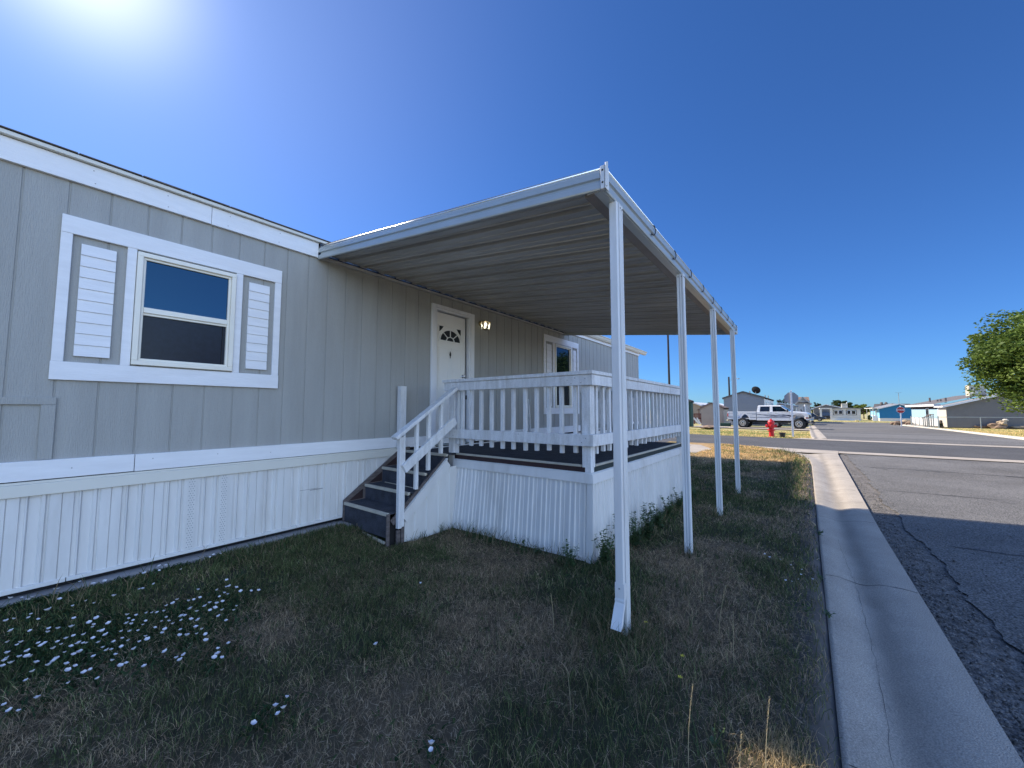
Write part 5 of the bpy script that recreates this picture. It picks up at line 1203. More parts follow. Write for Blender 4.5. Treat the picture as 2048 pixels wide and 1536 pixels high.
swoosh(rx+.5, cab_f+.2, 1.10, .035, .030, 0); swoosh(rx+.75, midp+.3, 1.16, .03, .025, 1.3); swoosh(midp-.6, cab_f+.5, 1.06, .04, .05, 2.2); swoosh(cab_f-.9, fx-.2, 1.12, .025, .055, .4); swoosh(cab_f-.1, fx-.3, 1.03, .02, .045, 2.9); swoosh(midp-.4, midp+.5, 1.0, .035, .02, 4)
f.build('side_graphics', M['decal'], tk)
for s_ in (-1,):
    f = MB(); f.tube([(cab_f-.12, s_*HWD, 1.42), (cab_f-.10, s_*(HWD+.12), 1.45)], .015, 6); f.box(cab_f-.16, cab_f-.06, s_*(HWD+.18)-.09, s_*(HWD+.18)+.09, 1.38, 1.60); f.build('wing_mirror', M['black_plastic'], tk, bevel=.01)
for xh in (midp-.18, cab_f-.72):
    pass
f = MB(); f.box(midp-.30, midp-.14, -HWD-.014, -HWD-.002, 1.27, 1.30); f.box(cab_f-1.06, cab_f-.9, -HWD-.014, -HWD-.002, 1.27, 1.30) ; f.build('door_handles', M['chrome'], tk)
# front end
f = MB(); f.box(nose-.02, nose+.012, -.60, .60, .86, 1.14); f.build('grille', M['black_plastic'], tk)
for s_ in (-1, 1):
    f = MB(); f.box(nose-.06, nose+.02, s_*.78-.15, s_*.78+.15, .98, 1.14); f.build('headlight', M['chrome'], tk, bevel=.01)
    f = MB(); f.box(nose-.20, nose+.005, s_*(HWD-.05)-.055, s_*(HWD-.05)+.058, .86, .96); f.build('turn_lamp', M['amber'], tk)
f = MB(); f.box(nose+.0, nose+.16, -HWD+.02, HWD-.02, .60, .76); f.build('front_bumper', M['chrome'], tk, bevel=.025)
f = MB(); f.box(nose+.161, nose+.18, -HWD+.06, HWD-.06, .64, .70); f.box(nose-.5, nose+.02, -HWD+.2, HWD-.2, .52, .60); f.build('bumper_strip', M['black_plastic'], tk)
# winch / plough frame on the front
f = MB()
for s_ in (-1, 1): f.obox((nose+.22, s_*.72, .30), (nose+.22, s_*.72, 1.18), .09, .09)
f.obox((nose+.22, -.72, .42), (nose+.22, .72, .42), .08, .08); f.obox((nose+.22, -.72, 1.0), (nose+.22, .72, 1.0), .07, .07); f.obox((nose+.1, -.4, .68), (nose+.3, -.4, .5), .06, .06); f.obox((nose+.1, .4, .68), (nose+.3, .4, .5), .06, .06)
f.build('brush_guard', M['black_plastic'], tk)
# chassis
f = MB(); f.box(bed_r+.2, nose-.2, -.5, .5, .52, .66); f.box(rx-.09, rx+.09, -.8, .8, .38, .52); f.box(fx-.09, fx+.09, -.8, .8, .38, .52); f.obox((cab_r+.1, -HWD+.05, .52), (cab_f, -HWD+.05, .52), .16, .05); f.build('chassis', M['rubber'], tk)
f = MB(); f.tube([(rx+.5, -.7, .45), (rx-.9, -.75, .5), (rx-1.2, -.8, .5)], .035, 8); f.build('exhaust', M['galv'], tk)
def wheel(par, x, y, r_, w__, rim='cream', name='wheel'):
    f_ = MB(); s_ = 1 if y > 0 else -1
    tr = [(r_*.60, -w__/2), (r_*.86, -w__/2), (r_*.97, -w__*.40), (r_, -w__*.28), (r_, w__*.28), (r_*.97, w__*.40), (r_*.86, w__/2), (r_*.60, w__/2)]
    f_.lathe([(a, b+y) for a, b in tr], (x, 0, r_), 28, 'y')
    n = 28
    for k in range(n):
        a = 2*math.pi*k/n; c = Vector((x+(r_+.006)*math.cos(a), y, r_+(r_+.006)*math.sin(a))); t_ = Vector((-math.sin(a), 0, math.cos(a)))
        f_.obox(c-Vector((0, w__*.45, 0)), c+Vector((0, w__*.45, 0))+t_*.02, .035, .02, (math.cos(a), 0, math.sin(a)))
    wh = f_.build(name, M['rubber'], par)
    g = MB(); yo = y+s_*(w__/2+.045); R1 = r_*.60
    g.lathe([(R1, yo-s_*.06), (R1, yo+s_*.012), (R1*.93, yo+s_*.012), (R1*.90, yo-s_*.035), (R1*.42, yo-s_*.02), (R1*.36, yo+s_*.03), (.001, yo+s_*.04)], (x, 0, r_), 24, 'y')
    ri = g.build('rim', M['trucksilver'] if rim != 'cream' else mat('pale steel rim', (.55, .52, .45), .35, metal=.3), wh)
    for k in range(8 if rim == 'cream' else 0):
        a = 2*math.pi*k/8; g = MB(); g.lathe([(.038, yo-s_*.030), (.038, yo-s_*.020)], (x+R1*.68*math.cos(a), 0, r_+R1*.68*math.sin(a)), 8, 'y'); g.build('wheel_hole', M['dark'], wh)
    g = MB(); g.lathe([(.07, yo+s_*.03), (.06, yo+s_*.06)], (x, 0, r_), 12, 'y'); g.build('hub', M['dark'], wh)
for x in (fx, rx):
    for y in (-HWD+.15, HWD-.15): wheel(tk, x, y, wr, .30)

def simple_car(name, label, loc, rz_, paint, L=4.6, Wd=1.75, H=1.42, cat='car'):
    c = empty(name, loc, label, cat, rz=rz_); h = L/2; f = MB(); wb2 = L*.29
    pts = [(-h, .42), (-wb2-.36, .26)]+arch(-wb2, .36, .30)[1:-1]+[(-wb2+.36, .26), (wb2-.36, .26)]+arch(wb2, .36, .30)[1:-1]+[(wb2+.36, .26), (h, .42), (h, .68), (h-.25, .80), (h-1.2, .92), (-h+.9, .95), (-h+.1, .92), (-h, .75)]
    side_prof(f, pts, -Wd/2, Wd/2); f.build('body', paint, c, bevel=.03, seg=2)
    f = MB(); pts = [(-h+.55, .93), (-h+1.25, H-.06), (-h+1.6, H), (h-2.0, H), (h-1.15, .91)]
    n = len(pts); vs = [(x, -Wd/2+.06+(z-.93)*.22, z) for x, z in pts]+[(x, Wd/2-.06-(z-.93)*.22, z) for x, z in pts]
    f.add(vs, [tuple(range(n)), tuple(range(n, 2*n))]+[(i, (i+1) % n, (i+1) % n+n, i+n) for i in range(n)]); f.build('glasshouse', M['glass_dark'], c)
    f = MB(); f.add([(-h+1.22, -Wd/2+.2, H-.02), (h-1.9, -Wd/2+.2, H-.0), (h-1.9, Wd/2-.2, H), (-h+1.22, Wd/2-.2, H-.02), (-h+1.5, -Wd/2+.25, H+.02), (h-2.05, -Wd/2+.25, H+.02), (h-2.05, Wd/2-.25, H+.02), (-h+1.5, Wd/2-.25, H+.02)], [(0, 1, 2, 3), (4, 5, 6, 7), (0, 1, 5, 4), (1, 2, 6, 5), (2, 3, 7, 6), (3, 0, 4, 7)]); f.build('car_roof', paint, c)
    for s_ in (-1, 1):
        f = MB(); f.box(h-.06, h+.01, s_*Wd*.36-.16, s_*Wd*.36+.16, .58, .70); f.build('headlight', M['chrome'], c)
        f = MB(); f.box(-h-.01, -h+.06, s_*Wd*.38-.14, s_*Wd*.38+.14, .62, .76); f.build('tail_light', M['redlens'], c)
    for x in (-wb2, wb2):
        for y in (-Wd/2+.11, Wd/2-.11): wheel(c, x, y, .32, .2, rim='silver')
    return c
# dark car parked behind the truck, seen under and beyond it
q = Vector((45.6, 3.6)); simple_car('parked_car', 'dark car parked behind the white pickup, its wheels showing below the truck', (q.x, q.y, gz(q.x)), ang+R(2), M['carblue'])
q = at(1598, 50); simple_car('parked_car', 'dark car with pale roof seen over the pickup hood beside the brown home', (q.x, q.y+.9, gz(q.x)+.35), R(-100), M['sign_back'])
q = at(1622, 78); simple_car('parked_car', 'black car parked at the kerb beyond the front bumper of the pickup', (q.x, q.y, gz(q.x)), R(-95), M['carblue'], H=1.6)
q = at(1653, 97); simple_car('parked_car', 'black vehicle under the carport left of the far white home', (q.x, q.y, gz(q.x)), R(-80), M['carblue'], H=1.75)
# white driveway apron below the truck
mb = MB(); mb.add([(x, y, gz(x)+.012) for x, y in [(37.6, -.16), (46.0, -.16), (47.0, 9.2), (40.3, 9.2)]], [(0, 1, 2, 3)]); tag(mb.build('driveway', M['concrete']), kind='structure')

# ---------------- homes
def lapwall_mat(base, pitch=.2): return base
def home_far(name, label, X0, ya, yb, L, ze, zp, zb, wall, roof, skirt=None, trim=None, over=.25, peak=.5, lap=True, cat='house', sk_h=.7):
    "gable end in the plane X=X0 from ya (left, larger y) to yb; ridge runs along +X for L"
    r0 = W(empty(name, (X0, (ya+yb)/2, zb), label, cat)); ym = ya+(yb-ya)*peak
    f = MB(); z0 = zb+(sk_h if skirt else 0)
    f.prism([Vector((0, ya, z0)), Vector((0, yb, z0)), Vector((0, yb, ze)), Vector((0, ym, zp)), Vector((0, ya, ze))], (X0, 0, 0), (X0+L, 0, 0)); f.build('wall', wall, r0)
    if lap:
        f = MB(); z = z0+.2
        while z < ze: f.box(X0-.012, X0, yb, ya, z, z+.02); z += .22
        f.build('siding_laps', wall, r0)
    if skirt:
        f = MB(); f.box(X0+.02, X0+L-.02, yb+.02, ya-.02, zb-.2, z0); f.build('skirting', skirt, r0)
    f = MB(); sl_ = (zp-ze)/max(.01, abs(ya-ym)); sr_ = (zp-ze)/max(.01, abs(ym-yb)) if abs(ym-yb) > .01 else 0; t_ = .06
    def slab_(y0, y1, z0_, z1_):
        f.add([(X0-over, y0, z0_), (X0+L+over, y0, z0_), (X0+L+over, y1, z1_), (X0-over, y1, z1_), (X0-over, y0, z0_+t_), (X0+L+over, y0, z0_+t_), (X0+L+over, y1, z1_+t_), (X0-over, y1, z1_+t_)], [(0, 1, 2, 3), (4, 5, 6, 7), (0, 1, 5, 4), (2, 3, 7, 6), (1, 2, 6, 5), (0, 3, 7, 4)])
    if abs(ya-ym) > .01: slab_(ya+over, ym, ze-sl_*over+.02, zp+.02)
    if abs(ym-yb) > .01: slab_(ym, yb-over, zp+.02, ze-sr_*over+.02)
    rfo = f.build('roof', roof, r0)
    f = MB()
    if abs(ya-ym) > .01: f.obox((X0-over-.012, ya+over, ze-sl_*over+.03), (X0-over-.012, ym, zp+.03), .02, .17)
    if abs(ym-yb) > .01: f.obox((X0-over-.012, ym, zp+.03), (X0-over-.012, yb-over, ze-sr_*over+.03), .02, .17)
    for yy, s_ in ((ya+over, 1), (yb-over, -1)): f.box(X0-over, X0+L+over, yy-.012*s_ if s_ < 0 else yy, yy+.012 if s_ > 0 else yy+.012, ze-.12, ze+.06)
    f.build('roof_fascia', trim or M['white_paint'], r0)
    return r0
def vent_pipe(par, x, y, z, h=.5, r_=.06, name='vent_pipe', m_=None):
    f = MB(); f.tube([(x, y, z-.1), (x, y, z+h)], r_, 8); f.build(name, m_ or M['galv'], par)
def fwin(par, X, y0, y1, z0, z1, m_=None, fr=.06, frm_=None, n=1):
    f = MB(); f.box(X-.05, X-.005, y0, y1, z0, z1); w_ = f.build('window', frm_ or M['white_paint'], par)
    f = MB(); st_ = (y1-y0)/n
    for k in range(n): f.add([(X-.054, y0+st_*k+fr, z0+fr), (X-.054, y0+st_*(k+1)-fr, z0+fr), (X-.054, y0+st_*(k+1)-fr, z1-fr), (X-.054, y0+st_*k+fr, z1-fr)], [(0, 1, 2, 3)])
    f.build('pane', m_ or M['glass_dark'], w_)
def swin(par, Y, s_, x0, x1, z0, z1, m_=None, fr=.06):
    a, b = sorted((Y, Y+s_*.05)); f = MB(); f.box(x0, x1, a, b, z0, z1); w_ = f.build('window', M['white_paint'], par)
    f = MB(); yy = Y+s_*.054; f.add([(x0+fr, yy, z0+fr), (x1-fr, yy, z0+fr), (x1-fr, yy, z1-fr), (x0+fr, yy, z1-fr)], [(0, 1, 2, 3)]); f.build('pane', m_ or M['glass_dark'], w_)
def cooler(par, x, y, z, s_=1.0):
    f = MB(); f.box(x-.5*s_, x+.5*s_, y-.5*s_, y+.5*s_, z+.1, z+1.05*s_); 
    o = f.build('swamp_cooler', M['cooler'], par, bevel=.03)
    f = MB()
    for k in range(7): f.box(x-.5*s_-.02, x-.5*s_-.001, y-.40*s_, y+.40*s_, z+.22+k*.11*s_, z+.25+k*.11*s_)
    for a in (-.4, .4):
        for b in (-.4, .4): f.box(x+a*s_-.03, x+a*s_+.03, y+b*s_-.03, y+b*s_+.03, z-.2, z+.1)
    f.build('louvres', M['galv'], o)

# grey home behind the truck
X = 54.0; ya, yb = YX(1448, X), YX(1529, X); g0 = home_far('mobile_home', 'grey gabled home with a satellite dish on its roof behind the pickup truck', X, ya, yb, 16, 1.46, 2.18, gz(X), M['grey_siding'], M['shingle'], trim=M['shingle'], over=.12)
ym = (ya+yb)/2
for xx, yy in ((X+1.0, yb+1.5), (X+9, yb+.5), (X+11.5, yb+.3)): vent_pipe(g0, xx, yy, 1.75 if yy > yb+1 else 1.5, .55, .07)
f = MB(); dx, dyy, dz = X+2.2, YX(1513, X+2.2), 2.0
f.tube([(dx, dyy, dz-.5), (dx, dyy, dz+.25)], .03, 8); pole_ = f.build('dish_mast', M['galv'], g0)
f = MB(); n = 18; vs = [(0, 0, 0)]
for r_, h_ in ((.2, .02), (.38, .075), (.5, .13)):
    for k in range(n): a = 2*math.pi*k/n; vs.append((r_*math.cos(a), r_*math.sin(a), h_))
fs = [(0, 1+k, 1+(k+1) % n) for k in range(n)]+[(1+j*n+k, 1+(j+1)*n+k, 1+(j+1)*n+(k+1) % n, 1+j*n+(k+1) % n) for j in range(2) for k in range(n)]
mt_ = Matrix.Translation((dx, dyy, dz+.42)) @ Matrix.Rotation(R(62), 4, 'Y') @ Matrix.Rotation(R(15), 4, 'X')
f.add([mt_ @ Vector(v) for v in vs], fs); f.tube([mt_ @ Vector((.3, 0, .1)), mt_ @ Vector((.1, 0, .5))], .015, 5); f.build('satellite_dish', M['black_plastic'], g0)
for k, (a, b) in enumerate(((2.2, 3.0), (5.5, 6.3), (8, 8.8), (11, 12))): swin(g0, yb, -1, X+a, X+b, .1, 1.1)
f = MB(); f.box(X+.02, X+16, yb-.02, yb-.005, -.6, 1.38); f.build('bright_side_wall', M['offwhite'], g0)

# home with carport right of it, low pale building and brown roofed house
X = 66; r0 = home_far('carport_home', 'pale low home with a dark canopy and tan skirting right of the grey gabled home', X, YX(1553, X), YX(1592, X), 8, .55, .95, gz(X), M['beige'], M['roofgrey'], trim=M['offwhite'], over=.2, peak=.15)
f = MB(); f.box(X-.06, X-.01, YX(1592, X)+.1, YX(1560, X), gz(X), .15); f.build('tan_panel', M['tan'], r0)
fwin(r0, X, YX(1560, X), YX(1556, X), .18, .5)
f = MB(); x0 = X-2.5; ya, yb = YX(1554, x0), YX(1588, x0)
f.obox((x0, ya, 1.35), (x0, yb, 1.0), .3, .10); f.build('canopy_beam', M['galv'], r0)
f = MB(); 
for yy in (ya-.1, (ya+yb)/2, yb+.1): f.box(x0-.05, x0+.05, yy-.05, yy+.05, gz(x0), 1.1)
f.build('canopy_posts', M['offwhite'], r0)
X = 80; r0 = home_far('brown_roof_house', 'house with a brown roof and a dark shrub before it beyond the second sign back', X, YX(1593, X), YX(1621, X), 10, 1.1, 2.1, gz(X), M['beige'], M['shinglebrown'], trim=M['beige'], over=.2, peak=.5)
f = MB(); xs_ = X-.25; f.add([(xs_, YX(1593, xs_), 1.15), (xs_, YX(1621, xs_), 1.15), (X+1.5, YX(1619, X), 2.2), (X+1.5, YX(1595, X), 2.2)], [(0, 1, 2, 3)]); f.build('front_roof', M['shinglebrown'], r0)
fwin(r0, X, YX(1608, X), YX(1600, X), -.4, .3, m_=M['redwood'])
X = 90; r0 = home_far('white_carport', 'small white carport just left of the dark grey gabled home', X, YX(1603, X), YX(1622, X), 1, .20, .35, gz(X), M['offwhite'], M['roofwhite'], over=.3, lap=False)
# far dark grey gable, carport, white home with four windows
X = 125; ya, yb = YX(1627, X), YX(1688, X); r0 = home_far('mobile_home', 'dark grey gabled home behind the far white home', X, ya, yb, 8, .45, 1.35, gz(X), M['taupe'], M['roofgrey'], skirt=M['offwhite'], over=.3, peak=.42)
X = 116; ya, yb = YX(1641, X), YX(1661, X); r0 = W(empty('carport', (X, ya, gz(X)), 'white posted carport over a black vehicle left of the far white home', 'carport'))
f = MB(); f.box(X-2, X+3, yb-.2, ya+.2, .22, .48); f.build('carport_roof', M['offwhite'], r0)
for yy in (ya, yb):
    f = MB(); f.box(X-1.9, X-1.6, yy-.18, yy+.18, gz(X), .22); f.build('carport_post', M['offwhite'], r0)
X = 115; ya, yb = YX(1662, X), YX(1721, X); r0 = home_far('mobile_home', 'long low white home with four dark windows at the road end', X, ya, yb, 5, .28, .42, gz(X), M['offwhite'], M['roofwhite'], skirt=M['white_paint'], trim=M['roofgrey'], over=.25, sk_h=.4)
for k, (a, b) in enumerate(((1668, 1675.5), (1677, 1684.5), (1694, 1701), (1703, 1711))):
    fwin(r0, X, YX(b, X), YX(a, X), -.95, -.12, frm_=M['white_paint'], fr=.05, n=1)
f = MB()
for (a, b) in ((1666, 1686), (1692, 1713)):
    y1, y0 = YX(a, X), YX(b, X)
    for bx in ((y0, y1, -1.15, -1.07), (y0, y1, -.05, .02), (y0, y0+.08, -1.07, -.05), (y1-.08, y1, -1.07, -.05)): f.box(X-.03, X-.005, *bx[:2], *bx[2:])
f.build('window_outline', M['glass_dark'], r0)
cooler(r0, X+1, YX(1689, X+1), .35, 1.05); f = MB(); yy = YX(1694.5, X+1); f.tube([(X+1, yy, .3), (X+1, yy, 1.75)], .09, 6); f.build('vent_pipe', M['white_paint'], r0)
# yellow painted kerb blocks
X = 98; f = MB(); f.box(X, X+.5, YX(1718, X), YX(1710, X), gz(X), gz(X)+.3); o = f.build('kerb_block', M['yellowcurb'], bevel=.04); tag(o, 'pale yellow kerb block on the verge under the far stop sign', 'kerb block')
# blue house
X = 112; ya, yb = YX(1759, X), YX(1832, X); r0 = home_far('blue_house', 'bright blue gabled house with a white skirt behind the red stop sign', X, ya, yb, 14, .30, 1.22, gz(X), M['blue_siding'], M['roofgrey'], skirt=M['offwhite'], over=.3, sk_h=.55, lap=False, peak=.56)
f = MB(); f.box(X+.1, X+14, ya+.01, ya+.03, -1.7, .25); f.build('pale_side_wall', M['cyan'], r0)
f = MB(); f.box(X+3, X+10, ya+.031, ya+.35, -1.3, .0); o = f.build('bay_window', M['white_paint'], r0)
f = MB(); f.box(X+3.2, X+9.8, ya+.351, ya+.37, -1.1, -.15); f.build('pane', M['cyan'], o)
f = MB(); f.box(X-.1, X+14.2, ya+.031, ya+1.1, .32, .46); f.build('porch_roof', M['offwhite'], r0)
for xx in (X+.3, X+5, X+11):
    f = MB(); f.box(xx, xx+.12, ya+.9, ya+1.02, gz(X), .32); f.build('porch_post', M['offwhite'], r0)
f = MB(); f.box(X+.2, X+.5, ya+.3, ya+1.1, gz(X), -1.2); f.build('porch_rail', M['white_paint'], r0)
f = MB(); f.tube([(X+.5, YX(1800, X), 1.0), (X+.5, YX(1800, X), 3.6)], .05, 6); f.obox((X+.5, YX(1800, X)-.5, 3.6), (X+.5, YX(1800, X)+.5, 3.6), .04, .04); f.build('roof_antenna', M['galv'], r0)
X = 140; r1 = home_far('dark_roof_house', 'dark roof of another home rising behind the blue house', X, YX(1747, X), YX(1826, X), 8, .55, 1.7, gz(X), M['beige'], M['shingle'], over=.3, lap=False)
f = MB(); f.add([(X-.5, YX(1746, X), .6), (X-.5, YX(1826, X), .6), (X+.5, YX(1822, X), 1.62), (X+.5, YX(1750, X), 1.62)], [(0, 1, 2, 3)]); f.build('front_roof', M['shingle'], r1)
for px_0 in (1764, 1773): f = MB(); f.lathe([(.3, 1.4), (.3, 1.9), (.15, 2.1)], (X, YX(px_0, X), 0), 8); f.build('roof_vent', M['shingle'], r1)
# rock pile: each boulder its own
def rock(x, y, z, r_, label, m_, seed, grp=None, sq=(1, 1, .75)):
    bm = bmesh.new(); bmesh.ops.create_icosphere(bm, subdivisions=3, radius=1); rr = random.Random(seed); ph = [rr.uniform(0, 6) for _ in range(6)]
    for v in bm.verts:
        c = v.co; k = 1+.22*math.sin(2.3*c.x+ph[0])*math.cos(2.1*c.y+ph[1])+.14*math.sin(5*c.z+ph[2]+3*c.x)+.07*math.sin(9*c.y+ph[3]+4*c.z)
        v.co = Vector((c.x*k*sq[0], c.y*k*sq[1], c.z*k*sq[2]))*r_
    me = bpy.data.meshes.new('boulder'); bm.to_mesh(me); bm.free(); me.materials.append(m_); o = bpy.data.objects.new('boulder', me); C.objects.link(o); o.location = (x, y, z+r_*.45)
    tag(o, label, 'rock', grp)
for i, (px0, dd_, r_, lab, m_) in enumerate(((1785, 56, .34, 'leftmost small brown boulder of the rock pile by the stop sign', 'rockbrown'), (1790, 55, .42, 'brown boulder second from the left in the rock pile', 'rockbrown'), (1796, 55, .50, 'brown boulder just left of the stop sign post', 'rockbrown'), (1806, 55, .42, 'dark boulder just right of the stop sign post', 'rockbrown'), (1812, 56, .62, 'largest pale tan boulder at the right of the rock pile', 'rocktan'), (1817, 54, .40, 'rightmost boulder at the end of the rock pile', 'rockbrown'))):
    q = at(px0, dd_); rock(q.x, q.y, gz(q.x), r_, lab, M[m_], 50+i, 'boulders in the pile before the blue house')
mb = MB(); mb.add([(x, y, gz(x)+.05) for x, y in [(73, -10.6), (66.5, -10.2), (70, -15), (90, -18), (84, -12)]], [(0, 1, 2, 3, 4)]); tag(mb.build('path', M['concrete']), kind='structure')

# light blue home with the taupe addition
X = 66; ya = YX(1893, X); yb = YX(1998, X); zb = gz(X)
r0 = home_far('light_blue_home', 'light blue home with a dark taupe end wall beside the big tree', X, ya, yb-3, 3.2, .42, 2.5, zb, M['taupe'], M['roofgrey'], trim=M['white_paint'], over=.35, lap=False, peak=1.0)
f = MB(); f.box(X+3.2, X+19, ya-8, ya-.05, zb+.9, .42); f.build('blue_wall', M['lightblue'], r0)
f = MB(); f.box(X+3.2, X+19, ya-.3, ya-.03, zb-.1, zb+.9); f.build('skirting', M['white_paint'], r0)
f = MB(); f.box(X+.02, X+3.2, ya+.001, ya+.03, zb, .40); f.build('beige_side', M['beige'], r0)
f = MB(); f.box(X+3.2, X+20.5, ya-.2, ya+.42, .46, .72); f.build('eave_fascia', M['white_paint'], r0)
f = MB(); f.add([(X+3, ya+.42, .73), (X+20.5, ya+.42, .73), (X+20.5, ya-5, 2.1), (X+3, ya-5, 2.1)], [(0, 1, 2, 3)]); f.build('main_roof', M['shingle'], r0)
f = MB(); f.box(X+3.5, X+18.9, ya-.045, ya-.02, .12, .46); f.build('eave_shade_strip', M['redwood'], r0)  # dark strip drawn in as shade below the eave, no real board
swin(r0, ya-.05, 1, X+8.2, X+9.8, -1.0, .25)
f = MB(); f.box(X+3.25, X+3.7, ya-.04, ya+.02, -1.2, .35); f.build('corner_board', M['white_paint'], r0)
for xx, h_ in ((X+14, .7), (X+10, .35), (X+8.5, .35), (X+6.2, .5)): vent_pipe(r0, xx, ya-1.2, 1.05, h_, .1, m_=M['shingle'])
cooler(r0, X+4.2, ya-3.3, 1.55, 1.35)
f = MB(); f.lathe([(.25, 1.6), (.25, 1.75), (.4, 1.8), (.4, 1.95), (.2, 2.05), (.3, 2.2), (.15, 2.3)], (X+1.8, ya-2.7, .1), 10); f.build('roof_turbine', M['galv'], r0)
# step rail in front of it
x1, y1 = X-3.0, ya+1.6
sr = W(empty('step_railing', (x1, y1, zb), 'dark wooden step railing sloping up beside the light blue home', 'railing'))
f = MB(); f.obox((x1+5.5, y1, zb+1.0), (x1+1.0, y1, zb+1.5), .08, .1); f.obox((x1+1.0, y1, zb+1.5), (x1, y1, zb+1.5), .08, .1); f.build('rail', M['oldwood'], sr)
for k in range(6): f = MB(); xx = x1+.2+k*.95; f.box(xx, xx+.08, y1-.04, y1+.04, zb, zb+1.4-max(0, (k-1))*.09); f.build('baluster', M['oldwood'], sr)
# next pale home at the right edge
X = 69; r1 = home_far('teal_home', 'pale teal home partly hidden by the tree at the right edge', X+2.0, YX(1985, X+2), YX(2120, X+2), 5, .35, 1.0, gz(X), M['lightblue'], M['roofwhite'], over=.2, lap=False)
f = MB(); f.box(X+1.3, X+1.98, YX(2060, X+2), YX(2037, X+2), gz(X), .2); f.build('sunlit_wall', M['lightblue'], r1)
f = MB(); f.box(X+1.9, X+1.99, YX(2036, X+2), YX(2002, X+2), -1.35, -1.25); f.build('belly_trim', M['offwhite'], r1)

# chain link fence
fe = W(empty('chain_link_fence', (60, -10.3, gz(60)), 'low galvanised chain link fence along the kerb before the light blue home', 'fence'))
fa = at(1821, 47.5); fb = at(1875, 40.0); nF = 7; hF = 1.15
for k in range(nF):
    p = fa.lerp(fb, k/(nF-1)); f = MB(); r_ = .055 if k in (0, nF-1) else .03; f.tube([(p.x, p.y, gz(p.x)-.1), (p.x, p.y, gz(p.x)+hF+(.1 if k in (0, nF-1) else 0))], r_, 8); f.build('fence_post', M['galv'], fe)
f = MB(); f.tube([(fa.x, fa.y, gz(fa.x)+hF), (fb.x, fb.y, gz(fb.x)+hF)], .022, 6); f.build('top_rail', M['galv'], fe)
f = MB(); Lf = (fb-fa).length; n = int(Lf/.11)
for k in range(-10, n):
    for s_ in (0, 1):
        a, b = k*.11, k*.11+1.1
        za, zb2 = (0, 1.1) if s_ == 0 else (1.1, 0)
        aa, bb = max(0, a), min(Lf, b)
        if bb <= aa: continue
        ta, tb_ = (aa-a)/1.1, (bb-a)/1.1; p = fa.lerp(fb, aa/Lf); q2 = fa.lerp(fb, bb/Lf)
        z0_, z1_ = za+(zb2-za)*ta, za+(zb2-za)*tb_
        d2 = Vector((0, 0, .008)); f.add([Vector((p.x, p.y, gz(p.x)+z0_))-d2, Vector((q2.x, q2.y, gz(q2.x)+z1_))-d2, Vector((q2.x, q2.y, gz(q2.x)+z1_))+d2, Vector((p.x, p.y, gz(p.x)+z0_))+d2], [(0, 1, 2, 3)])
f.build('mesh', M['galv'], fe)
fc = Vector((fb.x+3.5, fb.y-9)); fe2 = W(empty('chain_link_fence', (fc.x, fc.y, gz(60)), 'low chain link fence with a pale top rail in front of the taupe wall', 'fence'))
f = MB(); f.tube([(fb.x, fb.y, gz(fb.x)+hF), (fc.x, fc.y, gz(fb.x)+hF)], .03, 6); f.build('top_rail', M['galv'], fe2)
for t in (0.35, .7, 1.0): p = fb.lerp(fc, t); f = MB(); f.tube([(p.x, p.y, gz(p.x)-.1), (p.x, p.y, gz(fb.x)+hF)], .03, 6); f.build('fence_post', M['galv'], fe2)
# statue-like rock stack
q = at(1995, 42); z = gz(q.x)
rock(q.x, q.y, z, .5, 'brown base rock of the small rock stack on the dry lawn under the tree', M['rockbrown'], 71, sq=(1, 1.3, .8)); rock(q.x-.1, q.y-.2, z+.45, .34, 'tan rock resting on top of the brown base rock under the tree', M['rocktan'], 72); rock(q.x-.1, q.y-.45, z+.80, .2, 'small pale rock crowning the rock stack under the tree', M['beige'], 73); rock(q.x+.1, q.y-1.4, z, .32, 'low pale flat rock just right of the rock stack', M['rocktan'], 74, sq=(1, 2, .4))
rock(q.x+.4, q.y+1.1, z, .3, 'dark low rock just left of the rock stack', M['rockbrown'], 75, sq=(1, 1.8, .5))

# left background: green shed, tan shed, clutter
def shed(name, label, X, pxa, pxb, L, ze, zp, wall, roof, zb=None, peak=.5, cat='shed', door=True, trim=None):
    zb = gz(X) if zb is None else zb
    r0 = home_far(name, label, X, YX(pxa, X), YX(pxb, X), L, ze, zp, zb, wall, roof, trim=trim or roof, over=.08, peak=peak, lap=False, cat=cat)
    if door:
        y0, y1 = YX(pxa, X), YX(pxb, X); a = y0+(y1-y0)*.62; b = y0+(y1-y0)*.92; f = MB(); f.box(X-.03, X-.005, b, a, zb+.1, ze-.2); f.build('door', wall, r0)
    return r0
X = 46; shed('garden_shed', 'tan gabled garden shed between the second and third awning posts', X, 1402, 1447, 3.0, .20, .72, M['tan'], M['shinglebrown'], peak=.48)
X = 40; shed('green_shed', 'dark green shed edge showing beside the second awning post', X, 1345, 1382, .9, .85, 1.15, M['greenpaint'], M['shingle'], door=True)
X = 62; r0 = home_far('tan_home', 'tan home with a small canopy beyond the red railed porch', X, YX(1372, X), YX(1400, X), 10, .72, 1.1, gz(X), M['tan'], M['roofwhite'], over=.3, lap=False)
X = 70; r0 = home_far('pale_home', 'low pale home whose roof shows above the tan shed', X, YX(1398, X), YX(1449, X), 10, .45, 1.1, gz(X), M['offwhite'], M['roofwhite'], over=.4, lap=False)
fwin(r0, X, YX(1446, X), YX(1442, X), -.5, .5)
X = 54; pr_ = W(empty('porch', (X, YX(1395, X), gz(X)), 'dark red railed porch with white stair sides left of the tan shed', 'porch'))
y0, y1 = YX(1402, X), YX(1387, X)
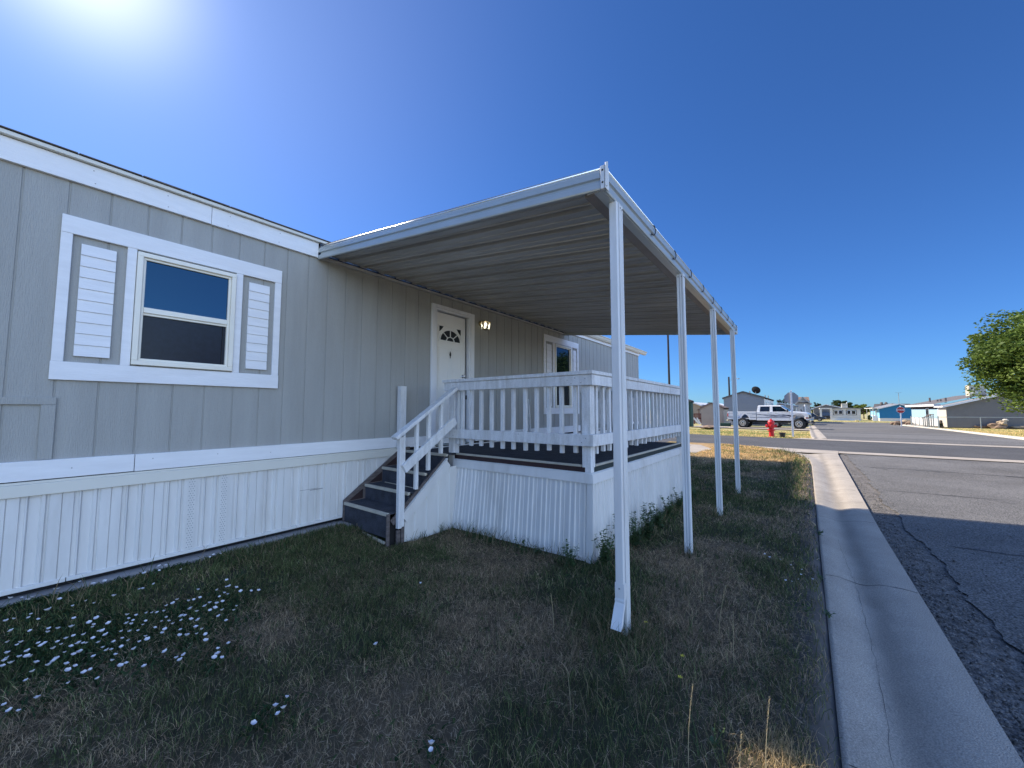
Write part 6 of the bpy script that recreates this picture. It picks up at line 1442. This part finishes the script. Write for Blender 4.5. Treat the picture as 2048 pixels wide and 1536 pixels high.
f = MB(); f.box(X, X+.1, y0, y1, -.55, -.45); f.box(X, X+.1, y0, y0+.1, gz(X), -.45); f.box(X, X+.1, y1-.1, y1, gz(X), -.45); f.box(X, X+.08, y0, y1, -1.15, -1.0); f.build('porch_rail', M['redrail'], pr_)
f = MB(); 
for k in range(7): yy = y0+(y1-y0)*(k+.5)/7; f.box(X+.02, X+.06, yy-.03, yy+.03, -1.0, -.55)
f.build('baluster_row', M['redrail'], pr_)
f = MB(); f.obox((X-.1, y0+.9, -1.0), (X-.1, y0+.2, gz(X)), .06, .2); f.obox((X-.1, y0+.5, -1.0), (X-.1, y0+.05, gz(X)), .06, .15); f.build('stair_side', M['white_paint'], pr_)
f = MB(); f.prism([Vector((X+.5, y0+.2, -.05)), Vector((X+.5, y1-.2, -.05)), Vector((X+.5, y1-.5, .15)), Vector((X+.5, y0+.5, .15))], (0, 0, 0), (1.0, 0, 0)); f.box(X+.9, X+1.0, (y0+y1)/2-.05, (y0+y1)/2+.05, -1, -.05); f.build('canopy', M['shinglebrown'], pr_)
# dark low heap on the far lawn
q = at(1420, 30.5); rock(q.x, q.y, gz(q.x)-.06, .45, 'low dark mound lying on the green lawn behind the third awning post', M['rockbrown'], 81, sq=(1, 1.6, .35))
f = MB(); q = at(1449, 40); f.box(q.x-.3, q.x+.3, q.y-.5, q.y+.4, gz(q.x), gz(q.x)+.35); o = f.build('storage_box', M['greenpaint'], bevel=.03); tag(o, 'dark green low box on the ground behind the tail of the truck', 'box')

# utility poles
def upole(x, y, h, label, r_=.14, lamp=False):
    z = gz(x); r0 = empty('utility_pole', (x, y, z), label, 'utility pole')
    f = MB(); f.tube([(0, 0, -.2), (0, 0, h)], [r_, r_*.7], 10); f.build('pole', M['pole'], r0)
    if lamp:
        f = MB(); f.tube([(0, 0, h-.6), (0, -.7, h-.35), (0, -1.2, h-.35)], .04, 6); f.build('lamp_arm', M['galv'], r0); f = MB(); f.lathe([(.1, -.06), (.22, 0), (.1, .08)], (0, -1.35, h-.37), 10); f.build('lamp_head', M['galv'], r0)
    else:
        f = MB(); f.obox((0, -1.1, h-.5), (0, 1.1, h-.5), .1, .12); f.build('crossarm', M['pole'], r0)
        for yy in (-1, -.5, .5, 1): f = MB(); f.lathe([(.04, h-.44), (.05, h-.36), (.03, h-.28)], (0, yy, 0), 8); f.build('insulator', M['galv'], r0)
q = at(1340, 34); upole(q.x, q.y, 9.6, 'tall dark utility pole rising behind the awning between the first two posts', .11)
q = at(1460, 62); upole(q.x, q.y, 7.4, 'dark utility pole with a small lamp arm above the grey gabled home', .17, lamp=True)

# ---------------- trees
def tree(name, label, x, y, zb, h, cr, n_lump, n_leaf, leaf, g1, g2, seed, group=None, cz=None, czr=None, trunk_r=.12, crown_off=(0, 0)):
    r_ = np.random.default_rng(seed); root = empty(name, (x, y, zb), label, 'tree', group)
    cz = h*.58 if cz is None else cz; czr = h*.42 if czr is None else czr
    # lumps around the crown
    u = r_.normal(size=(n_lump, 3)); u /= np.linalg.norm(u, axis=1)[:, None]; rad = r_.uniform(.45, 1.0, (n_lump, 1))
    L = u*rad*np.array([cr, cr, czr])*r_.uniform(.85, 1.12, (n_lump, 1)); L[:, 2] += cz; L[:, 0] += crown_off[0]; L[:, 1] += crown_off[1]
    lr_ = r_.uniform(.13, .27, n_lump)*cr
    f = MB(); base = Vector((0, 0, -.1)); fork = Vector((crown_off[0]*.3, crown_off[1]*.3, max(.8, (cz-czr)*1.0+.3)))
    f.tube([base, base.lerp(fork, .5)+Vector((.05*cr*.2, 0, 0)), fork], [trunk_r*1.25, trunk_r, trunk_r*.85], 9)
    for i in range(0, n_lump, max(1, n_lump//26)):
        p = Vector(L[i]); m_ = fork.lerp(p, .5)+Vector((0, 0, .12*cr)); f.tube([fork, m_, p], [trunk_r*.5, trunk_r*.25, trunk_r*.06], 5)
    f.build('trunk', M['bark'], root)
    idx = r_.integers(0, n_lump, n_leaf); v = r_.normal(size=(n_leaf, 3)); v /= np.linalg.norm(v, axis=1)[:, None]
    P = L[idx]+v*(r_.random((n_leaf, 1))**.45)*lr_[idx][:, None]*np.array([1.15, 1.15, .8])
    a = r_.normal(size=(n_leaf, 3)); a /= np.linalg.norm(a, axis=1)[:, None]; a[:, 2] *= .5
    b = np.cross(a, r_.normal(size=(n_leaf, 3))); b /= np.linalg.norm(b, axis=1)[:, None]
    s_ = leaf*r_.uniform(.6, 1.3, (n_leaf, 1)); V = np.stack([P-a*s_, P-b*s_*.55, P+a*s_, P+b*s_*.55], 1).reshape(-1, 3)
    base_t = r_.uniform(0, 1, n_lump)[idx][:, None]*.6+r_.random((n_leaf, 1))*.4
    col = np.array(g1)*(1-base_t)+np.array(g2)*base_t; cc = np.repeat(col, 4, 0)
    o = npmesh('crown', V, np.arange(n_leaf*4), np.full(n_leaf, 4), M['leaf'], cc, parent=root)
    return root
tree('leafy_tree', 'big leafy green tree overhanging the light blue home at the right edge', 42.0, -14.3, gz(42), 8.6, 4.8, 300, 95000, .12, (.05, .095, .02), (.17, .24, .045), 5, cz=5.15, czr=3.45, trunk_r=.22)
def ftree(px, dep, top, bot, wpx, label, seed, g=((.03, .055, .02), (.08, .115, .03)), n=3500, grp=None, nm='tree'):
    q = at(px, dep); d_ = dep; cr = wpx/2/770.*d_*.85; zt = zpix(top, q.x, q.y); z0 = zpix(bot, q.x, q.y); zg = gz(q.x)
    tree(nm, label, q.x, q.y, zg, zt-zg, cr, 34, n, .02*d_**.6*.22*2.4, g[0], g[1], seed, grp, cz=(zt+z0)/2-zg, czr=(zt-z0)/2*.9, trunk_r=.14)
BG = 'trees beyond the far homes'
ftree(1677, 122, 795, 822, 26, 'tall dark tree behind the left part of the far white home', 11, n=5000, grp=BG)
ftree(1700, 122, 799, 826, 34, 'broad dark green tree behind the right part of the far white home', 12, n=5000, grp=BG)
ftree(1727, 108, 804, 833, 30, 'small light green tree between the far white home and the blue house', 13, g=((.08, .13, .02), (.20, .25, .05)), n=5000, grp=BG)
ftree(1632, 130, 804, 825, 9, 'narrow upright tree left of the dark grey gabled home, first of two', 14, grp=BG); ftree(1638.5, 130, 804, 825, 8, 'narrow upright tree left of the dark grey gabled home, second of two', 15, grp=BG)
ftree(1627, 112, 812, 828, 12, 'low light green bush tree before the dark grey gabled home', 16, g=((.07, .12, .03), (.14, .2, .06)), grp=BG)
ftree(1613, 70, 807, 822, 15, 'dark shrub before the brown roofed house', 17, g=((.015, .03, .015), (.04, .06, .025)), grp=BG)
ftree(1570, 95, 794, 812, 9, 'pointed young tree just left of the grey sign back', 18, grp=BG); ftree(1560, 95, 798, 812, 9, 'low tree crown over the canopy roof left of the sign back', 19, grp=BG)
ftree(1420, 100, 803, 816, 14, 'dark tree crown showing above the tan shed roof', 20, grp=BG); ftree(1407, 85, 808, 822, 10, 'small dark tree crown between the porch and the shed', 21, grp=BG)
ftree(1738, 92, 829, 842, 8, 'green shrub at the left foot of the blue house', 23, grp=BG, nm='shrub')
for i, (px0, d0, w0, t0, lab) in enumerate(((1932, 45.5, 11, 843, 'round green shrub before the taupe wall'), (1905, 47, 9, 849, 'small green shrub at the corner of the taupe wall'), (1918, 46.5, 7, 851, 'low shrub left of the round one by the taupe wall'), (2012, 43, 14, 849, 'dark shrub just right of the rock stack'), (2030, 42, 16, 848, 'dark shrub near the right edge under the tree'), (1880, 42, 7, 845, 'dark shrub behind the end post of the fence'))):
    ftree(px0, d0, t0, 858, w0, lab, 30+i, n=900, grp='shrubs by the light blue home', nm='shrub', g=((.02, .04, .02), (.07, .1, .04)))
for x, y in ((-8, 2),): pass

# home across the near street: it is what the big window mirrors
X = 4.6; r0 = home_far('neighbour_home', 'grey gabled home across the near street, mirrored in the large window', X, -10.5, -15.5, 14, 1.9, 2.9, -1.38, M['grey_siding'], M['shingle'], over=.3)

unW()
